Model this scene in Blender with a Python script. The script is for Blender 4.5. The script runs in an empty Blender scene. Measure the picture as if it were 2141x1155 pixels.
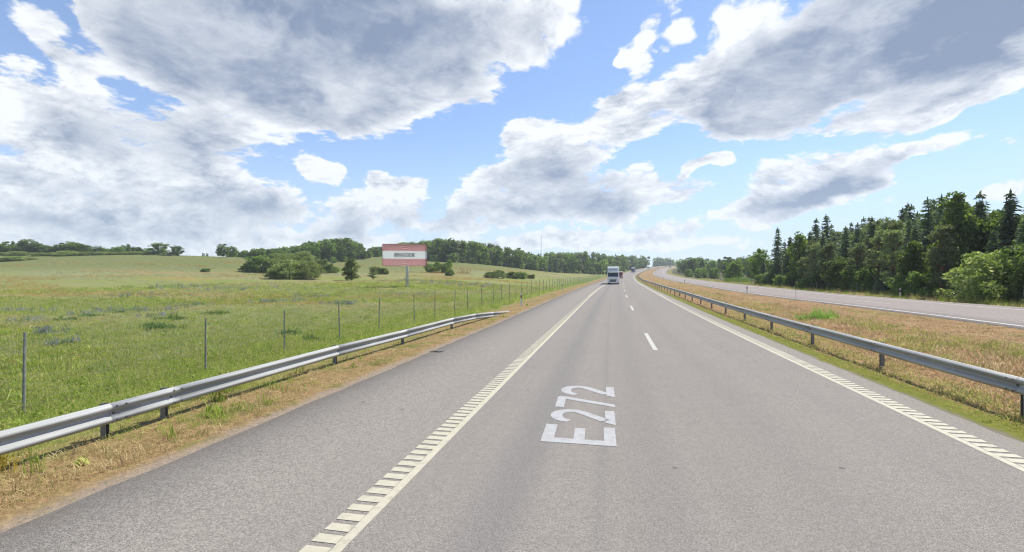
import bpy, bmesh, math, random
import numpy as np
from mathutils import Vector, Matrix, noise

C = bpy.context.scene.collection
SC = bpy.context.scene
R = math.radians
RNG = np.random.default_rng(7)
random.seed(7)

# ------------------------------------------------------------------ camera
CAM_YAW, CAM_H = 0.2001, 2.5
cam_d = bpy.data.cameras.new('camera')
cam_d.sensor_width = 36.0
cam_d.lens = 36.0 * 1000.0 / 2141.0
cam_d.clip_start = 0.1
cam_d.clip_end = 9000
cam = bpy.data.objects.new('camera', cam_d)
C.objects.link(cam)
cam.location = (0, 0, CAM_H)
cam.rotation_euler = (math.pi / 2, 0, CAM_YAW)
SC.camera = cam

# ------------------------------------------------------------------ light and exposure
SUN_AZ, SUN_EL = R(42), R(56)          # azimuth from the road's direction (+Y) towards +X
EXPOSURE = 0.80
SC.view_settings.view_transform = 'Standard'
SC.view_settings.look = 'None'
SC.view_settings.gamma = 1.0
SC.view_settings.use_curve_mapping = False
SC.view_settings.exposure = EXPOSURE
sun_d = bpy.data.lights.new('sun', 'SUN')
sun_d.energy = 4.0
sun_d.angle = R(0.6)
sun_d.color = (1.0, 0.955, 0.88)
sun = bpy.data.objects.new('sun', sun_d)
C.objects.link(sun)
_sd = Vector((math.sin(SUN_AZ) * math.cos(SUN_EL), math.cos(SUN_AZ) * math.cos(SUN_EL), math.sin(SUN_EL)))
sun.rotation_euler = _sd.to_track_quat('Z', 'Y').to_euler()
SC.cycles.max_bounces = 6
SC.cycles.diffuse_bounces = 3
SC.cycles.transparent_max_bounces = 6
SC.cycles.use_denoising = True
SC.cycles.filter_width = 1.15
SC.cycles.volume_bounces = 1

# ------------------------------------------------------------------ node helper
class X:
    """A node socket with operators, so that shader maths reads as maths."""
    def __init__(s, nt, sock): s.nt, s.s = nt, sock
    def _m(s, op, *a, clamp=False):
        n = s.nt.nodes.new('ShaderNodeMath'); n.operation = op; n.use_clamp = clamp
        for i, v in enumerate((s,) + a): put(s.nt, n.inputs[i], v)
        return X(s.nt, n.outputs[0])
    def __add__(s, o): return s._m('ADD', o)
    __radd__ = __add__
    def __sub__(s, o): return s._m('SUBTRACT', o)
    def __rsub__(s, o): return (s * -1.0) + o
    def __mul__(s, o): return s._m('MULTIPLY', o)
    __rmul__ = __mul__
    def __truediv__(s, o): return s._m('DIVIDE', o)
    def __pow__(s, o): return s._m('POWER', o)
    def min(s, o): return s._m('MINIMUM', o)
    def max(s, o): return s._m('MAXIMUM', o)
    def clamp(s): return s._m('ADD', 0.0, clamp=True)
    def step(s, a, b, lo=0.0, hi=1.0):
        n = s.nt.nodes.new('ShaderNodeMapRange'); n.interpolation_type = 'SMOOTHSTEP'
        put(s.nt, n.inputs[0], s)
        for i, v in enumerate((a, b, lo, hi)): put(s.nt, n.inputs[1 + i], v)
        return X(s.nt, n.outputs[0])

def put(nt, sock, v):
    if isinstance(v, X): nt.links.new(v.s, sock)
    elif v is not None:
        if isinstance(v, tuple) and len(v) == 3 and sock.type == 'RGBA': v = v + (1.0,)
        sock.default_value = v

def node(nt, kind, out=0, ins=None, **attrs):
    n = nt.nodes.new('ShaderNode' + kind)
    for k, v in attrs.items(): setattr(n, k, v)
    for k, v in (ins or {}).items(): put(nt, n.inputs[k], v)
    return X(nt, n.outputs[out])

def fbm(nt, vec, scale, detail=6.0, rough=0.55, dist=0.0, lac=2.0, out=0):
    return node(nt, 'TexNoise', out, {'Vector': vec, 'Scale': scale, 'Detail': detail, 'Roughness': rough,
                                     'Distortion': dist, 'Lacunarity': lac})

def mix(nt, f, a, b):
    n = nt.nodes.new('ShaderNodeMix'); n.data_type = 'RGBA'
    put(nt, n.inputs[0], f); put(nt, n.inputs[6], a); put(nt, n.inputs[7], b)
    return X(nt, n.outputs[2])

def vec(nt, x, y, z):
    return node(nt, 'CombineXYZ', 0, {0: x, 1: y, 2: z})

def vmath(nt, op, a, b=None, out=0):
    n = nt.nodes.new('ShaderNodeVectorMath'); n.operation = op
    put(nt, n.inputs[0], a)
    if b is not None:
        if op == 'SCALE': put(nt, n.inputs[3], b)
        else: put(nt, n.inputs[1], b)
    return X(nt, n.outputs[out])

# ------------------------------------------------------------------ sky: Nishita with summer cumulus, laid out by azimuth and elevation in degrees
CLOUD_COVER = [
    (-35.72, 24.83, 20.99, 8.17, -3.6, 2.2), (-22.25, 26.5, 10.51, 5.85, 0, 1.1), (-31.79, 19.01, 7.56, 4.56, 9.5, 1),
    (-26.07, 19.33, 4.74, 3.03, 27.9, 0.8), (-43.28, 18.22, 8.77, 4.8, -21.1, 1.2), (-47.98, 22.58, 5.56, 4.7, 0, 1),
    (-15.5, 27.3, 4.56, 2.7, 0, 0.8), (-52.5, 12.24, 10.82, 3.91, -7.6, 1.4), (-43.28, 13.27, 4.56, 2.76, 0, 0.9),
    (-57.32, 12.85, 3.9, 2.65, 0, 1.3), (-54.71, 18.05, 3.89, 1.44, -35.5, 0.9), (-54.09, 15.52, 2.25, 1.91, 24.6, 0.7),
    (-55.31, 19.74, 3.55, 1.73, -40.6, 1), (-57.88, 16.79, 1.64, 1.09, 0, 0.9), (-51.17, 22.84, 3.06, 2.24, 0, 0.8),
    (-57.32, 21.22, 1.95, 1.39, 0, 0.8), (-53.15, 6.71, 13.78, 4.22, 0, 1.8), (-40.3, 8.35, 5.73, 2.46, 0, 1.4), (-49.08, 3.96, 18.74, 2.26, 0, 1.3),
    (-36.66, 7.35, 3.29, 2.04, 0, 0.9), (-33.29, 11.42, 1.89, 1.37, -20.6, 1.7), (-25.53, 8.41, 5.4, 3.26, 0, 1.5),
    (-28.45, 10.7, 2.1, 2.11, 0, 0.9), (-31.79, 6.55, 2.42, 3.18, 0, 1.4), (-23.9, 10.65, 2.46, 1.62, 0, 0.7), (-18.9, 6.08, 3.38, 1.01, 0, 1.2),
    (-16.07, 9.48, 4.54, 2.23, 24.4, 1.3), (-14.36, 11.71, 1.71, 1.92, 0, 0.9), (-9.2, 14.96, 4.86, 3.74, 0, 1.5),
    (-0.73, 16.29, 7.66, 2.88, 22.7, 1.5), (5.73, 19.1, 5.65, 2.73, 28.4, 1.5), (-5.22, 10.01, 9.62, 3.31, 0, 1.6),
    (6.25, 9.6, 4.68, 2.12, 10.2, 1.4), (3.62, 11.86, 2.13, 1.59, 0, 0.7), (-10.35, 7.26, 7.44, 1.97, 0, 1.3), (-0.73, 7.69, 6.08, 1.66, 0, 1.2),
    (-10.92, 16.57, 2.29, 1.58, 0, 0.7), (-7.49, 27.75, 5.85, 4.63, 15.9, 1.7), (-10.06, 25.05, 3.15, 2.11, 0, 0.8),
    (3.89, 24.27, 2.23, 2.09, 40.7, 1.5), (8.06, 26, 1.52, 1.57, 0, 1.4), (2.81, 23.21, 1.35, 0.88, 26.7, 1.2), (5.31, 26.14, 1.43, 1.18, 45.1, 1.1),
    (6.77, 24.62, 0.93, 0.54, 0, 0.9), (6.51, 21.19, 1.03, 0.48, 18.4, 0.8), (-12.07, 15.51, 1.72, 1.06, 0, 0.7),
    (6.25, 28.18, 3.05, 1.13, 16.5, 1.2), (23.12, 21.05, 12.83, 5.73, 14.8, 2.2), (14.62, 25.35, 4.51, 3.44, 27.7, 1.5),
    (14.62, 17.8, 6, 3.49, -10.1, 1.5), (32.05, 21.3, 7.91, 5.36, 16.6, 1.8), (10.31, 21.65, 2.96, 3.21, 0, 1), (18.2, 16.12, 3.89, 1.83, 10.6, 1.1),
    (25.39, 14.34, 4.78, 1.46, 9.4, 1.6), (31.75, 15.19, 4.69, 1.45, 22.6, 1.6), (35.19, 16.35, 2.25, 2.11, 26.1, 1.2),
    (29.87, 14.22, 2.61, 1.2, 14.9, 0.9), (17.32, 9.82, 4.23, 2.31, 22, 1.6), (23.51, 9.88, 4.27, 2.08, 16.5, 1.6),
    (28.55, 10.95, 4.72, 1.1, 10, 1.4), (20.31, 7.72, 7.04, 1.34, 6.9, 1.3), (14.62, 8.3, 2.78, 1.26, 10.9, 1), (24.65, 8.16, 2.24, 1, 6.1, 0.9),
    (11.15, 12.77, 1.56, 0.8, 0, 1.6), (8.81, 12.3, 1.52, 0.71, 40.5, 1.3), (9.32, 6, 4.77, 1.16, 14.8, 1.3), (2, 4.86, 7.04, 1.44, 10.2, 1.3),
    (16.44, 6.18, 4.02, 0.8, 5.6, 1.1), (11.78, 4.07, 10.62, 1.15, 0, 1), (26.47, 6.64, 4.27, 0.62, 0, 0.9), (33.81, 7.12, 2.6, 0.94, 16.6, 1.2),
    (34.92, 10.76, 0.82, 0.38, 0, 1.2), (33.81, 11.44, 0.89, 0.38, 26.5, 0.9), (-50.83, 2.32, 14.42, 1.15, 0, 1.3),
    (-21.14, 3.81, 23.4, 1.35, 0, 1.2), (-4.09, 4.11, 14.64, 1.36, 0, 1.1),
]
CLOUD_BASE = [
    (-34.76, 24.99, 22.75, 7.34, -3.6, 1), (-38.51, 19.95, 10.47, 3.6, -9.9, 0.6), (-21.14, 26.58, 8.92, 4.06, 0, 0.45),
    (-46.09, 19.38, 5.5, 3.32, -21.4, 0.45), (-30.78, 17.67, 6.13, 2.21, 9.6, 0.25), (-49.44, 12.98, 7.5, 2.57, -4.8, 0.8),
    (-44.1, 13.15, 4.48, 1.83, 0, 0.3), (-54.09, 11.94, 2.49, 1.61, 0, 0.3), (-39.41, 7.67, 4.93, 1.39, 0, 0.45),
    (-46.09, 7.85, 6.22, 1.11, 0, 0.25), (-49.79, 5.27, 9.19, 1.16, 0, 0.25), (-55.61, 4, 4.73, 0.98, 0, 0.25), (-36.66, 5.56, 6.58, 0.82, 0, 0.35),
    (24.65, 20.69, 13.52, 5.43, 17.3, 1), (15.08, 17.5, 5.49, 3.03, 4.1, 0.6), (32.35, 20.84, 7.57, 4.63, 19.2, 0.6),
    (18.2, 20.38, 6.05, 4.37, 10.1, 0.5), (-5.78, 10.57, 7.94, 2.48, 0, 0.75), (-8.63, 12.8, 4.57, 2.45, 0, 0.35), (-1.84, 8.83, 5.01, 1.65, 0, 0.5),
    (1.46, 15.65, 4.32, 1.56, 23, 0.3), (6.25, 8.27, 4.15, 0.96, 6.2, 0.5), (-8.06, 6.97, 6.85, 0.9, 0, 0.4), (-25.53, 6.39, 4.86, 1.43, 0, 0.45),
    (-31.03, 5.52, 1.83, 1.18, 0, 0.35), (-16.07, 8.08, 3.41, 0.9, 14.7, 0.4), (18.2, 8.04, 4.34, 1.36, 11.3, 0.55),
    (23.51, 8.37, 3.86, 1.19, 11.9, 0.5), (27.18, 10.16, 2.8, 0.6, 9.9, 0.4), (26.47, 12.99, 3.57, 0.68, 9.6, 0.4),
    (32.65, 14.2, 2.74, 0.68, 23.1, 0.4), (-51.51, 6.44, 16.16, 4.76, 0, 0.3), (-56.19, 18.37, 3.48, 4.39, 0, 0.25),
    (-5.22, 13.82, 14.71, 8.05, 0, 0.22), (21.54, 9.4, 10.49, 2.8, 9.3, 0.2), (-15.5, 6.12, 28.52, 2.82, 0, 0.25),
    (-9.2, 29.12, 2.86, 2.18, 0, 0.25), (9.32, 5.31, 3.5, 0.53, 8.5, 0.35), (2, 4.31, 4.87, 0.55, 6.1, 0.3), (34.37, 5.87, 1.67, 0.55, 7.1, 0.3),
]

world = bpy.data.worlds.new('World')
SC.world = world
world.use_nodes = True
wt = world.node_tree
sky = node(wt, 'TexSky', 0, {}, sky_type='NISHITA', sun_disc=False, sun_elevation=SUN_EL, sun_rotation=SUN_AZ,
           air_density=1.0, dust_density=0.12, ozone_density=3.0, altitude=100.0)
SKY_STRENGTH = 0.095
sky = vmath(wt, 'MULTIPLY', sky, (1.0 * SKY_STRENGTH, 1.03 * SKY_STRENGTH, 1.14 * SKY_STRENGTH))
wdir = node(wt, 'TexCoord', 0)
sep = wt.nodes.new('ShaderNodeSeparateXYZ'); wt.links.new(wdir.s, sep.inputs[0])
dx, dy, dz = (X(wt, sep.outputs[i]) for i in range(3))
az = dx._m('ARCTAN2', dy) * (180 / math.pi)
el = dz._m('ARCSINE') * (180 / math.pi)
# domain warp, then the cover: blobs whose rims the noise eats into
sdir = vec(wt, dx, dy, dz * 1.35)
warp = fbm(wt, sdir, 5.0, 4.0, 0.55, out=1)
warp = vmath(wt, 'SUBTRACT', warp, (0.5, 0.5, 0.5))
chart = vmath(wt, 'ADD', vec(wt, az, el, 0.0), vmath(wt, 'MULTIPLY', warp, (9.0, 5.0, 0.0)))

_cs = wt.nodes.new('ShaderNodeSeparateXYZ'); wt.links.new(chart.s, _cs.inputs[0])
chart_az, chart_el = X(wt, _cs.outputs[0]), X(wt, _cs.outputs[1])

def blobs(table, soft0, soft1):
    total = chart_az * 0.0
    for (a, e, ra, re, tilt, w) in table:
        # the running total rides in z (scaled away): it makes the blobs evaluate one after the other
        m = wt.nodes.new('ShaderNodeMapping'); m.vector_type = 'TEXTURE'
        wt.links.new(vec(wt, chart_az, chart_el, total).s, m.inputs['Vector'])
        m.inputs['Location'].default_value = (a, e, 0)
        m.inputs['Rotation'].default_value = (0, 0, R(tilt))
        m.inputs['Scale'].default_value = (ra, re, 1e7)
        total = vmath(wt, 'LENGTH', X(wt, m.outputs[0]), out=1).step(soft0, soft1, total + w, total)
    return total

ahead = az._m('ABSOLUTE').step(50, 80, 1.0, 0.0) * el.step(38, 55, 1.0, 0.0)
big = fbm(wt, sdir, 2.1, 3.0, 0.5)
elsewhere = big.step(0.42, 0.62) * 1.05
cover = blobs(CLOUD_COVER, 0.35, 1.42).min(2.3) * ahead + elsewhere * (1.0 - ahead)
near_h = el.step(3.0, 26.0, 1.0, 0.0)                     # far clouds look smaller
swirl = vmath(wt, 'ADD', sdir, vmath(wt, 'MULTIPLY', warp, (0.10, 0.10, 0.10)))
swirl = vmath(wt, 'SCALE', swirl, near_h * 0.95 + 1.0)
cells = node(wt, 'TexVoronoi', 0, {'Vector': swirl, 'Scale': 11.0, 'Detail': 2.5, 'Roughness': 0.62, 'Lacunarity': 2.4},
             feature='F1', normalize=True)
nz = fbm(wt, swirl, 6.0, 10.0, 0.67)
puff = (0.38 - cells) * 1.3                               # cauliflower heads
dens = cover + (nz - 0.54) * 4.4 + puff * 2.0 - 0.08
# relief: the same noise a little nearer to the sun
sun_dir = (math.sin(SUN_AZ) * math.cos(SUN_EL), math.cos(SUN_AZ) * math.cos(SUN_EL), math.sin(SUN_EL) * 1.35)
nz2 = fbm(wt, vmath(wt, 'ADD', swirl, tuple(0.034 * c for c in sun_dir)), 6.0, 8.0, 0.60)
relief = nz - nz2
alpha = dens.step(0.64, 1.26)
thick = dens.step(0.95, 2.3)
soft = fbm(wt, vmath(wt, 'ADD', sdir, vmath(wt, 'MULTIPLY', warp, (0.16, 0.16, 0.16))), 3.4, 5.0, 0.55) - 0.5
grey = blobs(CLOUD_BASE, 0.0, 1.85).min(1.0) * ahead + (big.step(0.50, 0.78) * (1.0 - ahead))
shade = (grey * (0.74 + soft * 2.0) * (0.55 + 0.45 * thick) + thick * 0.13 + soft * 0.35 * thick
         - relief * 3.8 * (1.0 - grey * 0.70) - puff * 0.85 * (1.0 - grey * 0.75) + 0.05).clamp()
CLOUD_LIT, CLOUD_DIM = (0.575, 0.590, 0.608), (0.150, 0.192, 0.276)
cloud = mix(wt, shade, CLOUD_LIT, CLOUD_DIM)
haze_h = el.step(-1.0, 17.0, 0.85, 0.0)                   # pale air low down
sky = mix(wt, 0.16, sky, (0.30, 0.37, 0.47))
base = mix(wt, haze_h, sky, (0.345, 0.425, 0.525))
cloud = mix(wt, haze_h * 0.30, cloud, (0.345, 0.425, 0.525))
skycol = mix(wt, alpha * 0.97, base, cloud)
bg = wt.nodes['Background']
put(wt, bg.inputs[0], skycol)
bg.inputs[1].default_value = 1.0
world.cycles.sampling_method = 'MANUAL'
world.cycles.sample_map_resolution = 512

# ------------------------------------------------------------------ object helpers
def link(o, parent=None):
    C.objects.link(o)
    if parent is not None: o.parent = parent
    return o

def mesh_of(name, verts, faces, mats=(), smooth=False, mat_idx=None):
    me = bpy.data.meshes.new(name)
    v = np.asarray(verts, dtype=np.float32)
    if isinstance(faces, np.ndarray):
        n, k = faces.shape
        me.vertices.add(len(v)); me.vertices.foreach_set('co', v.ravel())
        me.loops.add(n * k); me.loops.foreach_set('vertex_index', faces.astype(np.int32).ravel())
        me.polygons.add(n)
        me.polygons.foreach_set('loop_start', np.arange(0, n * k, k, dtype=np.int32))
        me.polygons.foreach_set('loop_total', np.full(n, k, dtype=np.int32))
        me.update(calc_edges=True)
    else:
        me.from_pydata([tuple(p) for p in v.tolist()], [], [tuple(f) for f in faces])
    for m in (mats if isinstance(mats, (list, tuple)) else [mats]):
        if m is not None: me.materials.append(m)
    if mat_idx is not None: me.polygons.foreach_set('material_index', np.asarray(mat_idx, dtype=np.int32))
    if smooth: me.polygons.foreach_set('use_smooth', np.ones(len(me.polygons), dtype=bool))
    me.update()
    return me

def obj(name, me, parent=None, loc=None, rotz=None):
    o = bpy.data.objects.new(name, me)
    if loc is not None: o.location = loc
    if rotz is not None: o.rotation_euler = (0, 0, rotz)
    return link(o, parent)

def tag(o, label=None, cat=None, group=None, kind=None):
    for k, v in (('label', label), ('category', cat), ('group', group), ('kind', kind)):
        if v: o[k] = v
    return o

def thing(name, label, cat, loc=(0, 0, 0), rotz=0.0, group=None):
    o = bpy.data.objects.new(name, None)
    o.empty_display_size = 0.3
    o.location = loc; o.rotation_euler = (0, 0, rotz)
    link(o)
    return tag(o, label, cat, group)

class MB:
    """Collects boxes, prisms and tubes into one mesh."""
    def __init__(s): s.bm = bmesh.new()
    def box(s, c, size, rot=None, bevel=0.0, taper=None):
        r = bmesh.ops.create_cube(s.bm, size=1.0)
        vs = r['verts']
        for v in vs:
            k = 1.0
            if taper and v.co.z > 0: v.co.x *= taper; v.co.y *= taper
            v.co = Vector((v.co.x * size[0], v.co.y * size[1], v.co.z * size[2]))
        if rot is not None:
            bmesh.ops.rotate(s.bm, verts=vs, matrix=rot)
        bmesh.ops.translate(s.bm, verts=vs, vec=Vector(c))
        if bevel:
            es = list({e for v in vs for e in v.link_edges})
            bmesh.ops.bevel(s.bm, geom=es, offset=bevel, segments=2, affect='EDGES', profile=0.7)
        return s
    def prism(s, poly, axis, a, b, bevel=0.0):
        """Extrude a 2D polygon along an axis from a to b. axis 'x': poly is (y, z); 'y': (x, z); 'z': (x, y)."""
        def at(p, t):
            return {'x': (t, p[0], p[1]), 'y': (p[0], t, p[1]), 'z': (p[0], p[1], t)}[axis]
        v0 = [s.bm.verts.new(at(p, a)) for p in poly]
        v1 = [s.bm.verts.new(at(p, b)) for p in poly]
        n = len(poly)
        fs = [s.bm.faces.new(v0), s.bm.faces.new(v1[::-1])]
        fs += [s.bm.faces.new((v0[i], v1[i], v1[(i + 1) % n], v0[(i + 1) % n])) for i in range(n)]
        bmesh.ops.recalc_face_normals(s.bm, faces=fs)
        if bevel:
            es = list({e for f in fs for e in f.edges})
            bmesh.ops.bevel(s.bm, geom=es, offset=bevel, segments=2, affect='EDGES', profile=0.7)
        return s
    def tube(s, pts, radii, n=8, cap=True):
        rings = []
        pts = [Vector(p) for p in pts]
        for i, p in enumerate(pts):
            d = (pts[min(i + 1, len(pts) - 1)] - pts[max(i - 1, 0)]).normalized()
            u = d.orthogonal().normalized() if abs(d.z) < 0.99 else Vector((1, 0, 0))
            w = d.cross(u).normalized(); u = w.cross(d).normalized()
            r = float(radii[i] if isinstance(radii, (list, tuple)) else radii)
            rings.append([s.bm.verts.new(p + r * (math.cos(2 * math.pi * k / n) * u + math.sin(2 * math.pi * k / n) * w)) for k in range(n)])
        for i in range(len(rings) - 1):
            for k in range(n):
                s.bm.faces.new((rings[i][k], rings[i][(k + 1) % n], rings[i + 1][(k + 1) % n], rings[i + 1][k]))
        if cap:
            s.bm.faces.new(rings[0][::-1]); s.bm.faces.new(rings[-1])
        return s
    def faces(s, verts, faces):
        vs = [s.bm.verts.new(v) for v in verts]
        for f in faces: s.bm.faces.new([vs[i] for i in f])
        return s
    def mesh(s, name, mats=(), smooth=False):
        me = bpy.data.meshes.new(name)
        s.bm.to_mesh(me); s.bm.free()
        for m in (mats if isinstance(mats, (list, tuple)) else [mats]):
            if m is not None: me.materials.append(m)
        if smooth:
            me.polygons.foreach_set('use_smooth', np.ones(len(me.polygons), dtype=bool))
        return me
    def build(s, name, mats, parent=None, smooth=False, loc=None, rotz=None):
        return obj(name, s.mesh(name, mats, smooth), parent, loc, rotz)

# ------------------------------------------------------------------ the two carriageways as curves: station s in metres, offset to the right
NODES = np.array([-10, 25, 60, 100, 150, 220, 300, 400, 520, 700.])
def hermite(s, xs, ys):
    d = np.gradient(ys, xs); i = np.clip(np.searchsorted(xs, s) - 1, 0, len(xs) - 2)
    w = xs[i + 1] - xs[i]; t = (s - xs[i]) / w
    return ((2*t**3 - 3*t**2 + 1) * ys[i] + (t**3 - 2*t**2 + t) * w * d[i] + (-2*t**3 + 3*t**2) * ys[i + 1] + (t**3 - t**2) * w * d[i + 1])

class Way:
    def __init__(w, x0, h0, kappa, z):
        s = np.arange(-80, 861, 1.0)
        k = np.interp(s, NODES, np.array(kappa)); k[s < -10] = 0
        i0 = int(np.argmin(abs(s + 10)))
        h = np.concatenate([[0], np.cumsum((k[1:] + k[:-1]) / 2)])
        hx = (h[1:] + h[:-1]) / 2
        h = h - h[i0] + h0; hx = hx - hx[i0] + h0
        x = np.concatenate([[0], np.cumsum(np.sin(hx))]); y = np.concatenate([[0], np.cumsum(np.cos(hx))])
        i = int(np.argmin(abs(s))); x += x0 - x[i]; y -= y[i]
        zz = hermite(np.clip(s, -10, 700), NODES, np.array(z))
        zz = zz + np.maximum(s - 700, 0) * 0.02
        w.s, w.x, w.y, w.h, w.z = s, x, y, h, zz
    def at(w, s, off=0.0, dz=0.0):
        s = np.asarray(s, float); off = np.asarray(off, float)
        h = np.interp(s, w.s, w.h)
        return np.stack([np.interp(s, w.s, w.x) + off * np.cos(h), np.interp(s, w.s, w.y) - off * np.sin(h),
                         np.interp(s, w.s, w.z) + dz + 0 * off], -1)
    def head(w, s): return float(np.interp(s, w.s, w.h))
    def near(w, x, y):
        """station, offset and road height next to the points x, y"""
        x = np.asarray(x, float).ravel(); y = np.asarray(y, float).ravel()
        S = np.empty_like(x); O = np.empty_like(x)
        for a in range(0, len(x), 20000):
            X_, Y_ = x[a:a + 20000, None], y[a:a + 20000, None]
            i = np.argmin((X_ - w.x[None, ::4]) ** 2 + (Y_ - w.y[None, ::4]) ** 2, 1) * 4
            i = np.minimum(i, len(w.s) - 1)
            for _ in range(2):
                ds = (X_[:, 0] - np.interp(w.s[0] + i, w.s, w.x)) * np.sin(np.interp(w.s[0] + i, w.s, w.h)) + (Y_[:, 0] - np.interp(w.s[0] + i, w.s, w.y)) * np.cos(np.interp(w.s[0] + i, w.s, w.h))
                i = np.clip(i + ds, 0, len(w.s) - 1)
            s_ = w.s[0] + i; h = np.interp(s_, w.s, w.h)
            S[a:a + 20000] = s_
            O[a:a + 20000] = (X_[:, 0] - np.interp(s_, w.s, w.x)) * np.cos(h) - (Y_[:, 0] - np.interp(s_, w.s, w.y)) * np.sin(h)
        return S, O, np.interp(S, w.s, w.z)

OWN = Way(0.0, 0.0, [5.3e-05, 0.000338, 0.000286, 0.000133, 0.000138, 0.000155, 0.000426, 0.000583, 0.000599, 0.000798],
          [0.01, 0.05, 0.309, 0.555, 0.824, 1.721, 2.785, 5.324, 9.648, 16.669])
OPP = Way(15.79, 0.00463, [0.000324, 0.000417, 0.000263, 4.5e-05, 6.7e-05, 9.7e-05, 0.000336, 0.00049, 0.000753, 0.000964],
          [0.261, 0.519, 0.406, 0.616, 0.886, 1.65, 3.001, 5.074, 9.702, 16.287])
PAVE_L, PAVE_R = -5.70, 6.02           # own pavement edges
OPP_L, OPP_R = -0.55, 9.65             # far pavement edges

FIELD = [
    (-27.5, 16.9, -0.63), (-87.4, 53.7, -0.48), (-131, 80.6, 1.19), (-162.2, 99.7, 2.83), (-205.9, 126.6, 5.39), (-255.8, 157.3, 9.16),
    (-312, 191.8, 13.38), (-38.5, 17.7, -0.56), (-169.6, 77.8, 1.12), (-339.2, 155.7, 9.65), (-468.6, 129.4, 6.35), (-191.7, 53, 0.48),
    (-22.9, 19.8, -0.44), (-66.8, 57.9, -0.48), (-100.2, 86.8, 1.19), (-116.4, 100.9, 2.44), (-162.2, 140.6, 5.47), (-190.8, 165.4, 9),
    (-224.2, 194.3, 12.96), (-269.7, 195.3, 13.16), (-36.3, 38.6, -0.76), (-74.2, 78.8, 0.43), (-113, 119.9, 2.85), (-145.2, 154.2, 6.55),
    (-173.5, 184.2, 10.99), (-84.5, 113.5, 1.8), (-47.5, 63.8, -0.56), (-122.2, 148.7, 4.62), (-117.9, 170, 5.83), (-68.6, 118.7, 1.26),
    (-38, 65.8, -0.7), (-102.9, 178.1, 5.91), (-120.9, 230.6, 9.88), (-104.7, 162.4, 4.39), (-134.8, 217.5, 8.86), (-134.5, 199.2, 7.94),
    (-136.4, 239.7, 9.18), (-109.6, 176.7, 6.3), (-137.7, 191.5, 7.98), (-36.5, 82.4, 0.87), (-27.4, 61.8, -0.44), (-68.5, 154.5, 3.41),
    (-99.6, 224.7, 7.18), (-21.4, 77.3, 0.7), (-32.1, 115.9, 1.48), (-53.6, 193.2, 4.4), (-71, 256, 8.73), (-13.6, 78.9, 0.54),
    (-21.2, 123.2, 1.44), (-45, 261.3, 5.55), (-21.6, 301.7, 3.85), (-10.1, 140.8, 1.03), (-92.5, 261.8, 10.61), (-242.1, 257, 11),
    (-212.7, 263, 12), (-204.8, 295.2, 14), (-187.1, 314.1, 20), (-186.1, 339.8, 17), (-180.9, 361.2, 14), (-145.8, 337.8, 14),
    (-150, 387.9, 20), (-123.6, 413.7, 22), (-92, 430.3, 17), (-60.4, 426.5, 10), (-35.9, 441.7, 10), (-10.7, 477.4, 12.5),
    (23.8, 535.4, 13.5), (64.8, 645.8, 15), (-88.4, 318.8, 11), (-57.8, 335.2, 6.5), (-32.9, 360.7, 6), (-5.2, 407.1, 6.5),
    (-379.5, 259.8, 9), (-411.8, 253.2, 8), (-433.2, 218.3, 9), (-286.2, 248.1, 9), (98.3, 897.5, 14), (148.9, 907.7, 13),
    (52.3, 826.9, 14.5), (57.2, 368.7, 5), (35.5, 216.4, 1.4), (33.3, 159.8, 1.2), (36.6, 150.3, 1.2), (62.7, 257.6, 2.5),
    (66.6, 319.6, 4), (95.1, 549.9, 10), (135.6, 537.7, 8), (34, 108.9, 0.8), (32.8, 83.2, 0.6), (31.9, 59.5, 0.5), (32.3, 45.3, 0.45),
    (45.5, 44.9, 0.5), (55.3, 103, 1), (59.5, 83.5, 0.8), (58.5, 154.7, 1.3), (92.3, 273.8, 2.5), (206.5, 450, 5), (201.2, 244.9, 2),
    (0, 1300, 6), (0, 3000, 2), (650, 1126, 6), (1500, 2598, 2), (1126, 650, 6), (2598, 1500, 2), (1300, 0, 6), (3000, 0, 2),
    (1126, -650, 6), (2598, -1500, 2), (650, -1126, 6), (1500, -2598, 2), (0, -1300, 6), (0, -3000, 2), (-650, -1126, 6),
    (-1500, -2598, 2), (-1126, -650, 6), (-2598, -1500, 2), (-1300, 0, 6), (-3000, 0, 2), (-1126, 650, 6), (-2598, 1500, 2),
    (-650, 1126, 6), (-1500, 2598, 2), (-20, -40, -1), (-60, -60, -0.5), (-100, -10, 0), (40, -40, 0.4), (90, -30, 0.6), (-200, -100, 2),
    (200, -100, 1), (0, -200, 0),
]

_f = np.array(FIELD)
def _tps(r): return np.where(r > 0, r * r * np.log(np.maximum(r, 1e-9)), 0)
_n = len(_f); _s = 300.0
_K = np.zeros((_n + 3, _n + 3)); _P = np.c_[np.ones(_n), _f[:, :2] / _s]
_K[:_n, :_n] = _tps(np.hypot(*(np.moveaxis(_f[:, None, :2] - _f[None, :, :2], -1, 0))) / _s) + np.eye(_n) * 0.0015
_K[:_n, _n:] = _P; _K[_n:, :_n] = _P.T
_W = np.linalg.solve(_K, np.r_[_f[:, 2], 0, 0, 0])
def field_z(x, y):
    x = np.asarray(x, float).ravel(); y = np.asarray(y, float).ravel()
    out = np.empty_like(x)
    for a in range(0, len(x), 20000):
        X_, Y_ = x[a:a + 20000], y[a:a + 20000]
        out[a:a + 20000] = _tps(np.hypot(X_[:, None] - _f[None, :, 0], Y_[:, None] - _f[None, :, 1]) / _s) @ _W[:_n] + _W[_n] + _W[_n + 1] * X_ / _s + _W[_n + 2] * Y_ / _s
    r = np.hypot(x, y)
    bump = 0.05 * np.sin(x * 0.61 + 1.3 * np.sin(y * 0.37)) * np.sin(y * 0.53 + 1.1 * np.sin(x * 0.29)) + 0.22 * np.sin(x * 0.071 + 2.0) * np.sin(y * 0.063 + np.sin(x * 0.04))
    return out + bump * np.clip((r - 15) / 40, 0, 1)

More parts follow.
